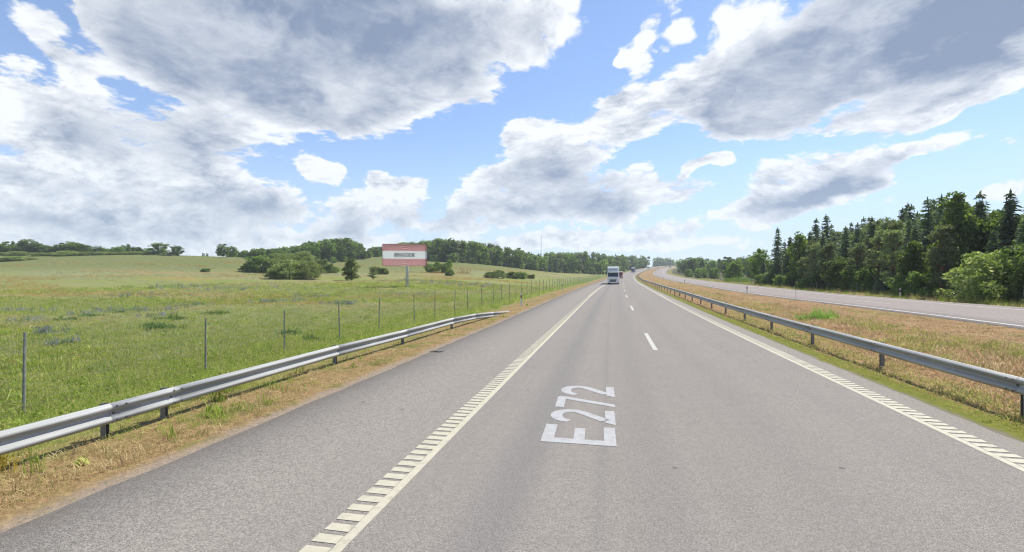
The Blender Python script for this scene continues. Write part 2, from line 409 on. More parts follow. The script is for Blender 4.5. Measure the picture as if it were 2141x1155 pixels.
def sm(t):
    t = np.clip(t, 0, 1); return t * t * (3 - 2 * t)

def ground(x, y, full=False):
    x = np.asarray(x, float).ravel(); y = np.asarray(y, float).ravel()
    s, o, zr = OWN.near(x, y)
    _, q, zo = OPP.near(x, y)
    F = field_z(x, y)
    left = zr - 0.03 - 0.92 * sm((-o - 7.7) / 6.3)
    left = left + (F - left) * sm((-o - 14.5) / 34.0)
    t = np.clip((o - PAVE_R) / np.maximum((o - PAVE_R) + (OPP_L - q), 1e-3), 0, 1)
    med = zr - 0.035 + (zo - zr) * sm(t) - 0.85 * t * (1 - t)
    right = zo - 0.035 - 0.12 * sm((q - OPP_R) / 2.0)
    right = right + (F - right) * sm((q - 11.5) / 34.0)
    z = np.where(o < PAVE_L, left, np.where(o < PAVE_R, zr - 0.05, np.where(q < OPP_L, med, np.where(q < OPP_R, zo - 0.05, right))))
    if full: return z, s, o, q
    return z

def gz(x, y): return float(ground([x], [y])[0])

def seen_xy(px, depth):
    """plan position of a point that lies `depth` metres ahead of the camera at bearing column px (photo columns)"""
    t = (px - 1070.5) / 1000.0
    return (-depth * math.sin(CAM_YAW) + t * depth * math.cos(CAM_YAW), depth * math.cos(CAM_YAW) + t * depth * math.sin(CAM_YAW))

# ------------------------------------------------------------------ materials
def material(name):
    m = bpy.data.materials.new(name); m.use_nodes = True
    nt = m.node_tree
    return m, nt, nt.nodes['Principled BSDF']

def simple(name, col, rough=0.6, metal=0.0, var=0.12, scale=6.0, bump=0.0, spec=0.5, space=3):
    m, nt, b = material(name)
    co = node(nt, 'TexCoord', space)
    n = fbm(nt, co, scale, 5.0, 0.6)
    dark = tuple(c * (1 - var) for c in col); light = tuple(min(1, c * (1 + var)) for c in col)
    put(nt, b.inputs['Base Color'], mix(nt, n.step(0.3, 0.7), dark, light))
    put(nt, b.inputs['Roughness'], n * 0.25 + (rough - 0.12))
    b.inputs['Metallic'].default_value = metal
    b.inputs['Specular IOR Level'].default_value = spec
    if bump:
        k = node(nt, 'Bump', 0, {'Strength': bump, 'Distance': 0.02, 'Height': fbm(nt, co, scale * 6, 3.0)})
        put(nt, b.inputs['Normal'], k)
    return m

def attr(nt, name, out=2, kind='GEOMETRY'):
    return node(nt, 'Attribute', out, {}, attribute_name=name, attribute_type=kind)

def asphalt(name, base, tint, tone_bands):
    m, nt, b = material(name)
    geo = node(nt, 'NewGeometry', 0)
    o = attr(nt, 'off')
    s = attr(nt, 'sta')
    so = vec(nt, o, s * 0.02, 0.0)
    lanes = fbm(nt, so, 1.6, 4.0, 0.6)                    # long streaks along the road
    big = fbm(nt, geo, 0.35, 5.0, 0.6)
    col = mix(nt, (lanes * 0.6 + big * 0.4).step(0.32, 0.68), base, tint)
    for (c0, w, dark) in tone_bands:                          # polished wheel paths worn in, and wide bands toning the shoulders
        d = ((o - c0) + (lanes - 0.5) * 0.35)._m('ABSOLUTE').step(0.0, w, 0.62, 0.0)
        col = mix(nt, d, col, dark)
    g1 = fbm(nt, geo, 62.0, 3.0, 0.75)                     # stone chips
    g2 = node(nt, 'TexVoronoi', 0, {'Vector': geo, 'Scale': 85.0})
    mott = fbm(nt, geo, 24.0, 4.0, 0.75)
    col = mix(nt, mott.step(0.40, 0.60) * 0.6, col, tuple(c * 0.66 for c in base))
    chips = g1.step(0.44, 0.64)
    col = mix(nt, chips * 0.78, col, tuple(c * 0.30 for c in base))
    col = mix(nt, g2.step(0.08, 0.28, 0.75, 0.0), col, tuple(min(1, c * 2.3) for c in tint))
    edge = (o * -1.0 + (PAVE_L + 0.45) + (fbm(nt, geo, 2.2, 4.0) - 0.5) * 0.9).step(0.0, 0.7) if 'far' not in name else 0.0
    if edge != 0.0: col = mix(nt, edge * 0.55, col, (0.20, 0.165, 0.125))
    spots = node(nt, 'TexVoronoi', 0, {'Vector': geo, 'Scale': 0.9}).step(0.02, 0.05, 0.6, 0.0)
    col = mix(nt, spots, col, (0.05, 0.05, 0.055))
    put(nt, b.inputs['Base Color'], col)
    b.inputs['Roughness'].default_value = 0.9
    b.inputs['Specular IOR Level'].default_value = 0.12
    put(nt, b.inputs['Normal'], node(nt, 'Bump', 0, {'Strength': 0.55, 'Distance': 0.006, 'Height': g1 + g2 * 0.6}))
    return m

M = {}
M['asphalt'] = asphalt('asphalt', (0.250, 0.228, 0.203), (0.285, 0.259, 0.229),
                       [(-1.15, 0.55, (0.170, 0.167, 0.168)), (0.62, 0.6, (0.222, 0.206, 0.190)), (-4.7, 2.4, (0.450, 0.402, 0.335)), (-.12, .10, (0.215, 0.205, 0.192)), (2.35, .5, (0.238, 0.216, 0.194))])
M['asphalt_far'] = asphalt('asphalt_far', (0.285, 0.248, 0.226), (0.32, 0.280, 0.254), [(8.6, 1.1, (0.21, 0.195, 0.185))])

def paint(name, col, wear):
    m, nt, b = material(name)
    geo = node(nt, 'NewGeometry', 0)
    n = fbm(nt, geo, 9.0, 6.0, 0.65); f = fbm(nt, geo, 75.0, 3.0, 0.7)
    c = mix(nt, n.step(0.35, 0.7), col, tuple(k * 0.84 for k in col))
    c = mix(nt, (n * 0.55 + f * 0.45).step(0.60 - wear, 0.70 - wear), c, (0.14, 0.13, 0.12))
    put(nt, b.inputs['Base Color'], c)
    b.inputs['Roughness'].default_value = 0.75
    put(nt, b.inputs['Normal'], node(nt, 'Bump', 0, {'Strength': 0.4, 'Distance': 0.004, 'Height': f}))
    return m
M['line_paint'] = paint('line_paint', (0.415, 0.385, 0.290), 0.02)
M['white_paint'] = paint('white_paint', (0.40, 0.385, 0.35), 0.0)
M['overlay_lettering'] = paint('overlay_lettering', (0.330, 0.330, 0.325), 0.0)

def meadow():
    """The ground: meadow, verge, moss and dry median by distance from the carriageways, each rim frayed by noise."""
    m, nt, b = material('meadow')
    geo = node(nt, 'NewGeometry', 0)
    o, q = attr(nt, 'off'), attr(nt, 'off_far')
    n0 = fbm(nt, geo, 0.018, 6.0, 0.62); n1 = fbm(nt, geo, 0.11, 7.0, 0.65); n2 = fbm(nt, geo, 0.8, 6.0, 0.65); n3 = fbm(nt, geo, 9.0, 4.0, 0.7)
    stretch = vmath(nt, 'MULTIPLY', geo, (0.35, 1.0, 1.0))
    n4 = fbm(nt, stretch, 0.055, 7.0, 0.68, 0.6)
    n5 = fbm(nt, vmath(nt, 'ADD', stretch, (400.0, 90.0, 0.0)), 0.075, 7.0, 0.7, 0.8)
    green = mix(nt, n2.step(0.3, 0.7), (0.120, 0.155, 0.030), (0.185, 0.210, 0.046))
    green = mix(nt, n1.step(0.45, 0.72), green, (0.215, 0.190, 0.072))           # straw
    pale = mix(nt, n3.step(0.35, 0.65), (0.135, 0.150, 0.050), (0.235, 0.230, 0.120))
    up = node(nt, 'SeparateXYZ', 2, {0: geo})
    far_f = up.step(-0.6, 3.0)
    field = mix(nt, (n4 * 0.75 + n3 * 0.25 + far_f * 0.10).step(0.46, 0.64), green, pale)   # seed heads and daisies
    field = mix(nt, (n5 + (n3 - 0.5) * 0.2 + far_f * 0.05).step(0.56, 0.68, 0.0, 0.8), field, (0.29, 0.175, 0.070))   # sorrel
    field = mix(nt, (n5 * -1.0 + 1.0 + (n3 - 0.5) * 0.25).step(0.61, 0.70, 0.0, 0.6), field, (0.125, 0.130, 0.120))   # bluish herbs
    hill = up.step(2.2, 6.5)
    field = mix(nt, hill * 0.75, field, mix(nt, n2.step(0.35, 0.65), (0.082, 0.108, 0.026), (0.135, 0.145, 0.050)))
    wob = (n1 - 0.5) * 3.2 + (n2 - 0.5) * 1.3
    lush = (o * -1.0 + wob).step(8.2, 9.8) * (o * -1.0 + wob).step(15.0, 24.0, 1.0, 0.0)
    field = mix(nt, lush * 0.8, field, mix(nt, n2.step(0.35, 0.65), (0.075, 0.115, 0.018), (0.140, 0.180, 0.030)))
    straw = mix(nt, n3.step(0.3, 0.7), (0.170, 0.108, 0.048), (0.290, 0.205, 0.100))
    verge = mix(nt, n2.step(0.50, 0.66), straw, (0.110, 0.120, 0.028))
    col = mix(nt, (o * -1.0 + wob * 0.8).step(7.2, 9.2), verge, field)
    gravel = mix(nt, n3.step(0.3, 0.7), (0.20, 0.165, 0.125), (0.27, 0.215, 0.165))
    col = mix(nt, (o * -1.0 + (n2 - 0.5) * 0.9 + (n3 - 0.5) * 0.4).step(5.85, 6.25, 1.0, 0.0) * 0.9, col, gravel)
    # median: moss along the asphalt, then burnt grass with green streaks
    burnt = mix(nt, n3.step(0.3, 0.7), (0.200, 0.118, 0.052), (0.300, 0.198, 0.105))
    streak = fbm(nt, vec(nt, o * 0.9, attr(nt, 'sta') * 0.10, 0.0), 1.0, 6.0, 0.65)
    burnt = mix(nt, (streak + (n2 - 0.5) * 0.35).step(0.50, 0.64, 0.0, 0.85), burnt, (0.130, 0.120, 0.036))
    moss = mix(nt, n3.step(0.3, 0.7), (0.090, 0.105, 0.014), (0.165, 0.165, 0.030))
    med = mix(nt, (o + (n2 - 0.5) * 0.9 + (n3 - 0.5) * 0.3).step(6.75, 7.15), moss, burnt)
    med = mix(nt, (o + (n2 - 0.5) * 0.5 + (n3 - 0.5) * 0.4).step(6.10, 6.35, 1.0, 0.0) * 0.85, med, (0.165, 0.145, 0.122))
    col = mix(nt, o.step(2.0, 4.0), col, med)
    far_verge = mix(nt, n2.step(0.4, 0.62), (0.115, 0.125, 0.030), (0.23, 0.18, 0.080))
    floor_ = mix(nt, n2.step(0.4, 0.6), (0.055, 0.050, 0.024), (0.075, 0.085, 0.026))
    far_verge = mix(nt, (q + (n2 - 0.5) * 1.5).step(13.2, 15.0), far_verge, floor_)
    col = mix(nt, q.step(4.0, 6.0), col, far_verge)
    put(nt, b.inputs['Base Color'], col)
    b.inputs['Roughness'].default_value = 0.95
    b.inputs['Specular IOR Level'].default_value = 0.1
    put(nt, b.inputs['Normal'], node(nt, 'Bump', 0, {'Strength': 0.9, 'Distance': 0.10, 'Height': n3 * 0.5 + n2 * 0.8}))
    return m
M['meadow'] = meadow()

# ------------------------------------------------------------------ the ground sheet, fine near the road, out to the horizon
az_f = np.radians(np.arange(-72, 66.01, 0.36)) - 0.0
az_b = np.radians(np.arange(66 + 4, 288 - 2, 4.0))
AZ = np.concatenate([az_f, az_b])
RR = np.concatenate([[0.0], np.geomspace(1.6, 4200, 330)])
gx = (RR[:, None] * np.sin(AZ)[None, :]); gy = (RR[:, None] * np.cos(AZ)[None, :])
zg, sg, og, qg = ground(gx, gy, True)
nA, nR = len(AZ), len(RR)
idx = np.arange(nR * nA).reshape(nR, nA)
fa = np.stack([idx[:-1, :], np.roll(idx, -1, 1)[:-1, :], np.roll(idx, -1, 1)[1:, :], idx[1:, :]], -1).reshape(-1, 4)
fa = fa[nA:]
ctr = np.stack([idx[1, :], np.roll(idx, -1, 1)[1, :]], -1)
gv = np.c_[gx.ravel(), gy.ravel(), zg]
gme = mesh_of('ground', gv, fa[:, ::-1], M['meadow'], True)
for nm, val in (('off', np.clip(og, -90, 90)), ('off_far', np.clip(qg, -90, 90)), ('sta', sg)):
    a = gme.attributes.new(nm, 'FLOAT', 'POINT'); a.data.foreach_set('value', np.asarray(val, dtype=np.float32))
tag(obj('ground', gme), kind='structure')

# ------------------------------------------------------------------ carriageways and their markings
def stations(a, b):
    return np.unique(np.concatenate([np.arange(a, min(b, 60), 0.5), np.arange(60, min(b, 200), 2.0), np.arange(200, b + .1, 4.0)]).clip(a, b))

def carriageway(name, way, offs, mat, a=-60, b=850, ragged=0.0):
    st = stations(a, b)
    offs = np.array(offs, float)
    O = np.repeat(offs[None, :], len(st), 0)
    if ragged:
        j = np.cumsum(RNG.normal(0, 0.05, (len(st), 2)), 0); j -= np.linspace(0, 1, len(st))[:, None] * j[-1]
        j = (np.sin(j * 2.1) * 0.05 + RNG.normal(0, 0.018, j.shape)) * ragged
        O[:, 0:2] += j[:, :1]; O[:, -2:] += j[:, 1:]
    S = np.repeat(st[:, None], len(offs), 1)
    P = way.at(S, O)
    P[:, 0, 2] -= 0.12; P[:, -1, 2] -= 0.12
    n, k = S.shape
    i = np.arange(n * k).reshape(n, k)
    f = np.stack([i[:-1, :-1], i[:-1, 1:], i[1:, 1:], i[1:, :-1]], -1).reshape(-1, 4)
    me = mesh_of(name, P.reshape(-1, 3), f, mat, False)
    for nm, val in (('off', O), ('sta', S)):
        at_ = me.attributes.new(nm, 'FLOAT', 'POINT'); at_.data.foreach_set('value', val.astype(np.float32).ravel())
    return tag(obj(name, me), kind='structure')

road = carriageway('road', OWN, [PAVE_L - .03, PAVE_L, -2.7, -1, 0, 1.5, 3.2, 5.2, PAVE_R, PAVE_R + .03], M['asphalt'], ragged=1.0)
far_road = carriageway('far_road', OPP, [OPP_L - .03, OPP_L, 1.8, 3.7, 5.5, 7.5, OPP_R, OPP_R + .03], M['asphalt_far'], ragged=0.6)

def strip_mesh(name, way, o0, o1, a, b, mat, dz=0.004, th=0.0):
    st = stations(a, b) if b - a > 6 else np.array([a, b])
    P = np.concatenate([way.at(st, np.full(len(st), o0), dz), way.at(st, np.full(len(st), o1), dz)])
    n = len(st); i = np.arange(n - 1)
    return mesh_of(name, P, np.stack([i, i + n, i + n + 1, i + 1], -1), mat)

def rumble(o_solid0, o_solid1, o_bar0, o_bar1, phase):
    """a solid edge line with a comb of raised bars beside it; each near bar is a piece of its own"""
    ln = obj('edge_line', strip_mesh('edge_line', OWN, o_solid0, o_solid1, -8, 840, M['line_paint']), road)
    proto = MB().box((0, 0, 0.0025), ((o_bar1 - o_bar0), 0.136, 0.004), bevel=0.001).mesh('rumble_bar', M['line_paint'])
    st = np.arange(2.0 + phase, 52, 0.205)
    for s in st:
        p = OWN.at(s, (o_bar0 + o_bar1) / 2, 0.0015)
        b = obj('rumble_bar', proto, ln, p.tolist(), -OWN.head(s) + random.uniform(-.012, .012))
        b.scale = (random.uniform(.97, 1.03), random.uniform(.9, 1.08), 1)
    V, F = [], []
    for s in np.arange(st[-1] + 0.205, 840, 0.41):
        k = len(V)
        V += [OWN.at(s, o_bar0, 0.004), OWN.at(s, o_bar1, 0.004), OWN.at(s + .3, o_bar1, 0.004), OWN.at(s + .3, o_bar0, 0.004)]
        F.append((k, k + 1, k + 2, k + 3))
    tag(obj('rumble_bar', mesh_of('rumble_bar_far', np.array(V), np.array(F), M['line_paint']), ln), kind='stuff')

rumble(-2.475, -2.37, -2.74, -2.478, 0.03)
rumble(5.14, 5.245, 5.248, 5.52, 0.11)
for k in range(-1, 46):
    a = 16.6 + 17.7 * k
    if a + 4.7 > 840: break
    m = strip_mesh('lane_dash', OWN, 1.41, 1.56, a, a + 4.7, M['white_paint'], 0.004)
    obj('lane_dash', m, road)
obj('edge_line', strip_mesh('edge_line_far', OPP, -0.12, 0.12, -60, 840, M['white_paint']), far_road)
obj('edge_line', strip_mesh('edge_line_far', OPP, 7.38, 7.6, -60, 840, M['white_paint']), far_road)
for k in range(-3, 46):
    a = 22.0 + 17.7 * k
    obj('lane_dash', strip_mesh('lane_dash', OPP, 3.62, 3.77, a, a + 5.2, M['white_paint']), far_road)

def stroke(pts, w):
    """a mitred band of width w along 2D points"""
    p = np.array(pts, float); d = np.diff(p, axis=0); d /= np.linalg.norm(d, axis=1)[:, None]
    nrm = np.stack([-d[:, 1], d[:, 0]], -1)
    L, Rr = [], []
    for i in range(len(p)):
        if i == 0: m_ = nrm[0]
        elif i == len(p) - 1: m_ = nrm[-1]
        else:
            m_ = nrm[i - 1] + nrm[i]; m_ = m_ / max(np.dot(m_, nrm[i]), 0.35)
        L.append(p[i] + m_ * w / 2); Rr.append(p[i] - m_ * w / 2)
    return L, Rr

def glyph(name, bands, x0, wd, part, shear=0.0):
    """letter of the map overlay, laid like paint along the road: u runs away from the camera, v towards the left"""
    V, F = [], []
    for band in bands:
        if len(band) == 2 and isinstance(band[1], float):
            L, Rr = stroke(*band); k = len(V); n = len(L)
            V += list(L) + list(Rr)
            F += [(k + i, k + n + i, k + n + i + 1, k + i + 1) for i in range(n - 1)]
        else:
            k = len(V); V += [np.array(q, float) for q in band]; F.append(tuple(range(k, k + len(band))))
    P = [OWN.at(x0 + v[0] * wd, 0.10 - v[1] * 1.12 - (v[0]) * 0.02, 0.005) for v in V]
    me = bpy.data.meshes.new(name)
    bm = bmesh.new(); vs = [bm.verts.new(p) for p in P]
    for f in F: bm.faces.new([vs[i] for i in f])
    bmesh.ops.recalc_face_normals(bm, faces=bm.faces[:])
    for f in bm.faces:
        if f.normal.z < 0: f.normal_flip()
    bm.to_mesh(me); bm.free(); me.materials.append(M['overlay_lettering'])
    return obj(name, me, part)

number = bpy.data.objects.new('road_number_overlay', None); link(number, road)  # map-viewer overlay giving the road's number, built as lettering on the asphalt
E_ = [[(0, 0), (.24, 0), (.24, 1), (0, 1)], [(.242, 0), (1, 0), (1, .16), (.242, .16)], [(.242, .42), (.86, .42), (.86, .57), (.242, .57)], [(.242, .835), (1, .835), (1, 1), (.242, 1)]]
arc = [(.13, .70)] + [(.5 - .37 * math.cos(t), .70 + .215 * math.sin(t)) for t in np.linspace(.35, math.pi - .1, 9)] + [(.87, .64), (.80, .53), (.62, .40), (.42, .26), (.27, .153)]
TWO = [(arc, .185), [(.02, 0), (1, 0), (1, .15), (.13, .15)]]
SEVEN = [[(0, .85), (1, .85), (1, 1), (0, 1)], [(.76, .848), (.995, .848), (.46, 0), (.22, 0)]]
glyph('letter', E_, 7.12, 0.86, number)
glyph('digit', TWO, 8.12, 0.84, number)
glyph('digit', SEVEN, 9.06, 0.80, number)
glyph('digit', TWO, 9.98, 0.92, number)

# ------------------------------------------------------------------ street furniture
M['zinc'] = simple('galvanised_steel', (0.33, 0.335, 0.325), 0.72, 0.0, 0.22, 2.5, space=0)
M['zinc_dull'] = simple('weathered_steel', (0.36, 0.355, 0.335), 0.62, 0.25, 0.20, 2.5, space=0)
M['post_steel'] = simple('post_steel', (0.19, 0.185, 0.175), 0.6, 0.35, 0.25, 5.0)
M['bolt'] = simple('bolt', (0.10, 0.095, 0.09), 0.5, 0.6, 0.2)
M['wire'] = simple('wire', (0.22, 0.23, 0.21), 0.5, 0.5, 0.2)
M['post_wood'] = simple('fence_post_grey', (0.185, 0.195, 0.170), 0.8, 0.0, 0.25, 8.0, 0.3)
M['post_green'] = simple('fence_post_green', (0.085, 0.105, 0.075), 0.7, 0.1, 0.25, 8.0)
M['white_plastic'] = simple('white_plastic', (0.62, 0.62, 0.60), 0.5, 0.0, 0.06)
M['black_plastic'] = simple('black_plastic', (0.022, 0.022, 0.024), 0.5, 0.0, 0.2)
M['grey_plastic'] = simple('grey_plastic', (0.25, 0.25, 0.25), 0.5, 0.0, 0.2)
M['reflector'] = simple('reflector', (0.55, 0.10, 0.06), 0.25, 0.0, 0.1)

W_FACE = [(.006, .304), (.014, .312), (.030, .309), (.074, .275), (.083, .262), (.083, .240), (.075, .226), (.020, .180), (.010, .168), (.010, .144),
          (.020, .132), (.075, .086), (.083, .072), (.083, .050), (.074, .037), (.030, .003), (.014, .000), (.006, .008)]

def beam_mesh(path, side):
    """W-beam along a list of (station, offset, z of the lower lip above the road); side = +1 when its face looks to +offset"""
    V, F = [], []
    n = len(W_FACE)
    for (s, o, z) in path:
        for th in (0.0, -0.005):
            for (d, h) in W_FACE:
                V.append(OWN.at(s, o + side * (d + th), z + h))
    k = 2 * n
    for i in range(len(path) - 1):
        a, b = i * k, (i + 1) * k
        for j in range(n - 1):
            q = (a + j, a + j + 1, b + j + 1, b + j)
            r = (a + n + j + 1, a + n + j, b + n + j, b + n + j + 1)
            F += [q, r] if side > 0 else [q[::-1], r[::-1]]
        F += [(a, b, b + n, a + n), (a + n - 1, a + 2 * n - 1, b + 2 * n - 1, b + n - 1)]
    for a in (0, (len(path) - 1) * k):
        F += [(a + j, a + n + j, a + n + j + 1, a + j + 1) for j in range(n - 1)]
    return mesh_of('beam', np.array(V), np.array(F), None, False)

def c_post(h):
    """sigma-shaped guard rail post, open towards the beam"""
    p = [(-.05, -.03), (.05, -.03), (.05, -.022), (-.042, -.022), (-.042, .022), (.05, .022), (.05, .03), (-.05, .03)]
    return MB().prism(p, 'z', -0.45, h).mesh('post', M['post_steel'])

BOLT = MB().tube([(0, 0, 0), (.014, 0, 0)], .016, 6).mesh('bolt', M['bolt'])

TAB = MB().box((0, 0, 0), (.008, .055, .016), bevel=.003).mesh('rail_reflector', simple('reflector_cream', (0.50, 0.46, 0.34), 0.4))

def guard_rail(root, stops, side, mat, bolts=6, laps=True):
    """stops: (station, offset, beam bottom height above road, has_post)"""
    pm = c_post(1.0)
    for i in range(len(stops) - 1):
        (s0, o0, z0, _), (s1, o1, z1, _) = stops[i], stops[i + 1]
        m = max(2, int((s1 - s0) / 2.0) + 1)
        lap = 0.22 if laps and i < len(stops) - 2 else 0.0
        pa = [(s0 + (s1 - s0) * t, o0 + (o1 - o0) * t + side * 0.006 * (i % 2), z0 + (z1 - z0) * t) for t in np.linspace(0, 1, m)]
        if lap: pa.append((s1 + lap, o1 + (o1 - o0) / (s1 - s0) * lap + side * 0.006 * (i % 2), z1 + (stops[i + 2][2] - z1) / (stops[i + 2][0] - s1) * lap))
        me = beam_mesh(pa, side); me.materials.append(mat)
        beam = obj('beam', me, root)
        if side < 0 and i < 9:
            for f in (.36, .50, .64):
                for dz in (.118, .196):
                    sp = s0 + (s1 - s0) * f
                    q = OWN.at(sp, o0 + side * .052, z0 + dz)
                    obj('rail_reflector', TAB, beam, q.tolist(), -OWN.head(sp))
        if 0 <= i < bolts:
            h = OWN.head(s0)
            for ds, hh in ((.05, .265), (.05, .05), (.05, .155), (.20, .265), (.20, .05)):
                d = .09 if hh != .155 else .02
                p = OWN.at(s0 + ds, o0 + side * d, z0 + hh)
                b = obj('bolt', BOLT, beam, p.tolist(), -h + (0 if side > 0 else math.pi))
    for (s, o, z, has) in stops:
        if not has: continue
        p = OWN.at(s, o - side * 0.062)
        top = OWN.at(s, o)[2] + z + 0.315
        b = obj('post', pm, root, (p[0], p[1], top - 1.0), -OWN.head(s) + (0 if side > 0 else math.pi))
        b.rotation_euler.x = random.uniform(-.012, .012)

t = tag(bpy.data.objects.new('guard_rail', None), 'pale galvanised guard rail beside the field that slopes into the verge at its far end', 'guard rail'); link(t)
ZL = 0.20
left = [(-6.5, -7.62, ZL, True), (-2.2, -7.62, ZL, True), (2.0, -7.62, ZL, True), (6.0, -7.60, ZL, True), (7.0, -7.60, ZL + .005, True), (12.3, -7.60, ZL, True),
        (16.4, -7.42, ZL - .01, True), (21.5, -7.28, ZL - .01, True), (24.6, -7.16, 0.12, False), (28.2, -7.02, -0.06, False), (32.4, -6.90, -0.33, False)]
guard_rail(t, left, 1, M['zinc'], 9)
t = tag(bpy.data.objects.new('guard_rail', None), 'long grey guard rail along the dry median, curving away with the road', 'guard rail'); link(t)
right = [(s, 7.38, 0.315, True) for s in np.concatenate([np.arange(-3.7, 300, 4.72), np.arange(303, 840, 9.44)])]
guard_rail(t, right, -1, M['zinc_dull'], 8)

# wire fence along the field, and one at the foot of the wood
def fence(label, way, off, s_list, height, lean, mesh_z, strands, verticals, mat, tall=None):
    root = tag(bpy.data.objects.new('wire_fence', None), label, 'fence'); link(root)
    pts = []
    for i, s in enumerate(s_list):
        o = off(s) if callable(off) else off
        p = way.at(s, o); z = gz(p[0], p[1])
        h = height * random.uniform(.96, 1.05)
        lx, ly = random.uniform(-lean, lean), random.uniform(-lean, lean)
        if i == 0 and tall: lx, ly, h = tall
        bow = 0.05 if (i == 0 and tall) else 0.0
        b = MB().tube([(0, 0, -.35), (lx * .4 + bow, ly * .4, h * .45), (lx, ly, h)], [.034, .031, .027], 8)
        b.build('post', mat, root, loc=(p[0], p[1], z))
        pts.append((p[0], p[1], z, lx, ly, h))
    V, F = [], []
    def wire(a, b, r):
        a = Vector(a); b = Vector(b); d = (b - a).normalized()
        u = d.cross(Vector((0, 0, 1))); u = u.normalized() if u.length > .1 else Vector((1, 0, 0)); w = d.cross(u)
        k = len(V)
        for e in (a, b):
            for c in range(3):
                an = 2 * math.pi * c / 3
                V.append(e + r * (math.cos(an) * u + math.sin(an) * w))
        for c in range(3): F.append((k + c, k + (c + 1) % 3, k + 3 + (c + 1) % 3, k + 3 + c))
    for i in range(len(pts) - 1):
        A, B = pts[i], pts[i + 1]
        gap = math.hypot(B[0] - A[0], B[1] - A[1])
        def on(t, f):
            a = Vector((A[0] + A[3] * f, A[1] + A[4] * f, A[2] + A[5] * f)); b = Vector((B[0] + B[3] * f, B[1] + B[4] * f, B[2] + B[5] * f))
            v = a.lerp(b, t); v.z -= 0.05 * 4 * t * (1 - t) * f
            return v
        far = max(A[1], B[1]) > 75
        hs = [mesh_z + (0.97 - mesh_z) * (j / (strands - 1)) ** 1.25 for j in range(strands)]
        if far: hs = hs[::3]
        for f in hs:
            for t0, t1 in ((0, .5), (.5, 1)): wire(on(t0, f), on(t1, f), .0022)
        if verticals and not far:
            m = int(gap / verticals)
            for j in range(1, m): wire(on(j / m, hs[0]), on(j / m, hs[-1]), .0016)
    tag(obj('wire_mesh', mesh_of('wire_mesh', np.array([tuple(v) for v in V]), np.array(F), M['wire']), root), kind='stuff')

sl = [-5.0, -.6, 4.2, 8.8, 14.0, 18.0, 21.9, 25.4, 29.4, 32.2, 35.4, 38.0] + list(np.arange(41.4, 250, 3.5))
def f_off(s): return -13.65 + 2.4 * float(sm((s - 16) / 30))
fence('grey wire mesh fence on posts between the guard rail and the green field', OWN, f_off, sl, 2.04, 0.06, 0.05, 12, 0.30, M['post_wood'])
fence('faint wire fence at the foot of the dark wood beyond the far carriageway', OPP, 12.6, list(np.arange(20, 118, 4.2)), 1.45, 0.04, 0.08, 6, 0, M['post_wood'])

# delineator posts
def delineator_meshes():
    pl = [(-.06, -.045), (.06, -.045), (.045, .03), (0, .05), (-.045, .03)]
    body = MB().prism(pl, 'z', -.25, .62).mesh('body', M['white_plastic'])
    band = MB().prism([(x * 1.03, y * 1.03) for x, y in pl], 'z', .62, .84).mesh('black_band', M['black_plastic'])
    cap = MB()
    cap.prism(pl, 'z', .84, 1.0); cap.prism([(-.03, -.02), (.03, -.02), (.0, .03)], 'z', 1.0, 1.03)
    return body, band, cap.mesh('cap', M['white_plastic']), MB().box((0, -.049, .73), (.05, .008, .16), bevel=.003).mesh('reflector', M['reflector'])
DEL = delineator_meshes()
def delineator(way, s, o, label, group=None, k=1.0):
    p = way.at(s, o); t = thing('delineator_post', label, 'road post', (p[0], p[1], gz(p[0], p[1])), -way.head(s), group)
    for n, me in zip(('body', 'black_band', 'cap', 'reflector'), DEL): obj(n, me, t)
    t.scale = (k, k, k); t.rotation_euler.x = random.uniform(-.02, .02)
    return t
delineator(OWN, 38.0, -7.15, 'white marker post with black band just past the sloping end of the left guard rail')
delineator(OWN, 72.5, -7.7, 'white marker post with black band further along the left verge before the truck')
delineator(OPP, 61.5, -.85, 'white marker post with black band on the dry median beside the far carriageway')
delineator(OPP, 53.2, 10.9, 'white marker post in front of the dark wood, left of the big pale bush')
delineator(OPP, 121.0, 11.0, 'small white marker post at the left end of the dark wood', None, 1.0)
for s, lb in ((124.0, 'small marker post on the far edge of the median, first after the nearest one'), (197.0, 'tiny marker post on the median edge where the far carriageway starts to bend'), (245.0, 'tiniest marker post on the median edge, deepest in the bend')):
    delineator(OPP, s, -.85, lb)
p = OPP.at(44.8, -.9)
t = thing('marker_stick', 'thin grey stick standing in the dry grass at the edge of the far carriageway', 'stick', (p[0], p[1], gz(p[0], p[1])))
MB().tube([(0, 0, -.2), (.01, 0, .5), (.0, .01, .86)], [.018, .016, .014], 6).build('rod', M['grey_plastic'], t)
MB().tube([(.0, .01, .862), (0, .01, .93)], [.024, .022], 8).build('cap', M['grey_plastic'], t)

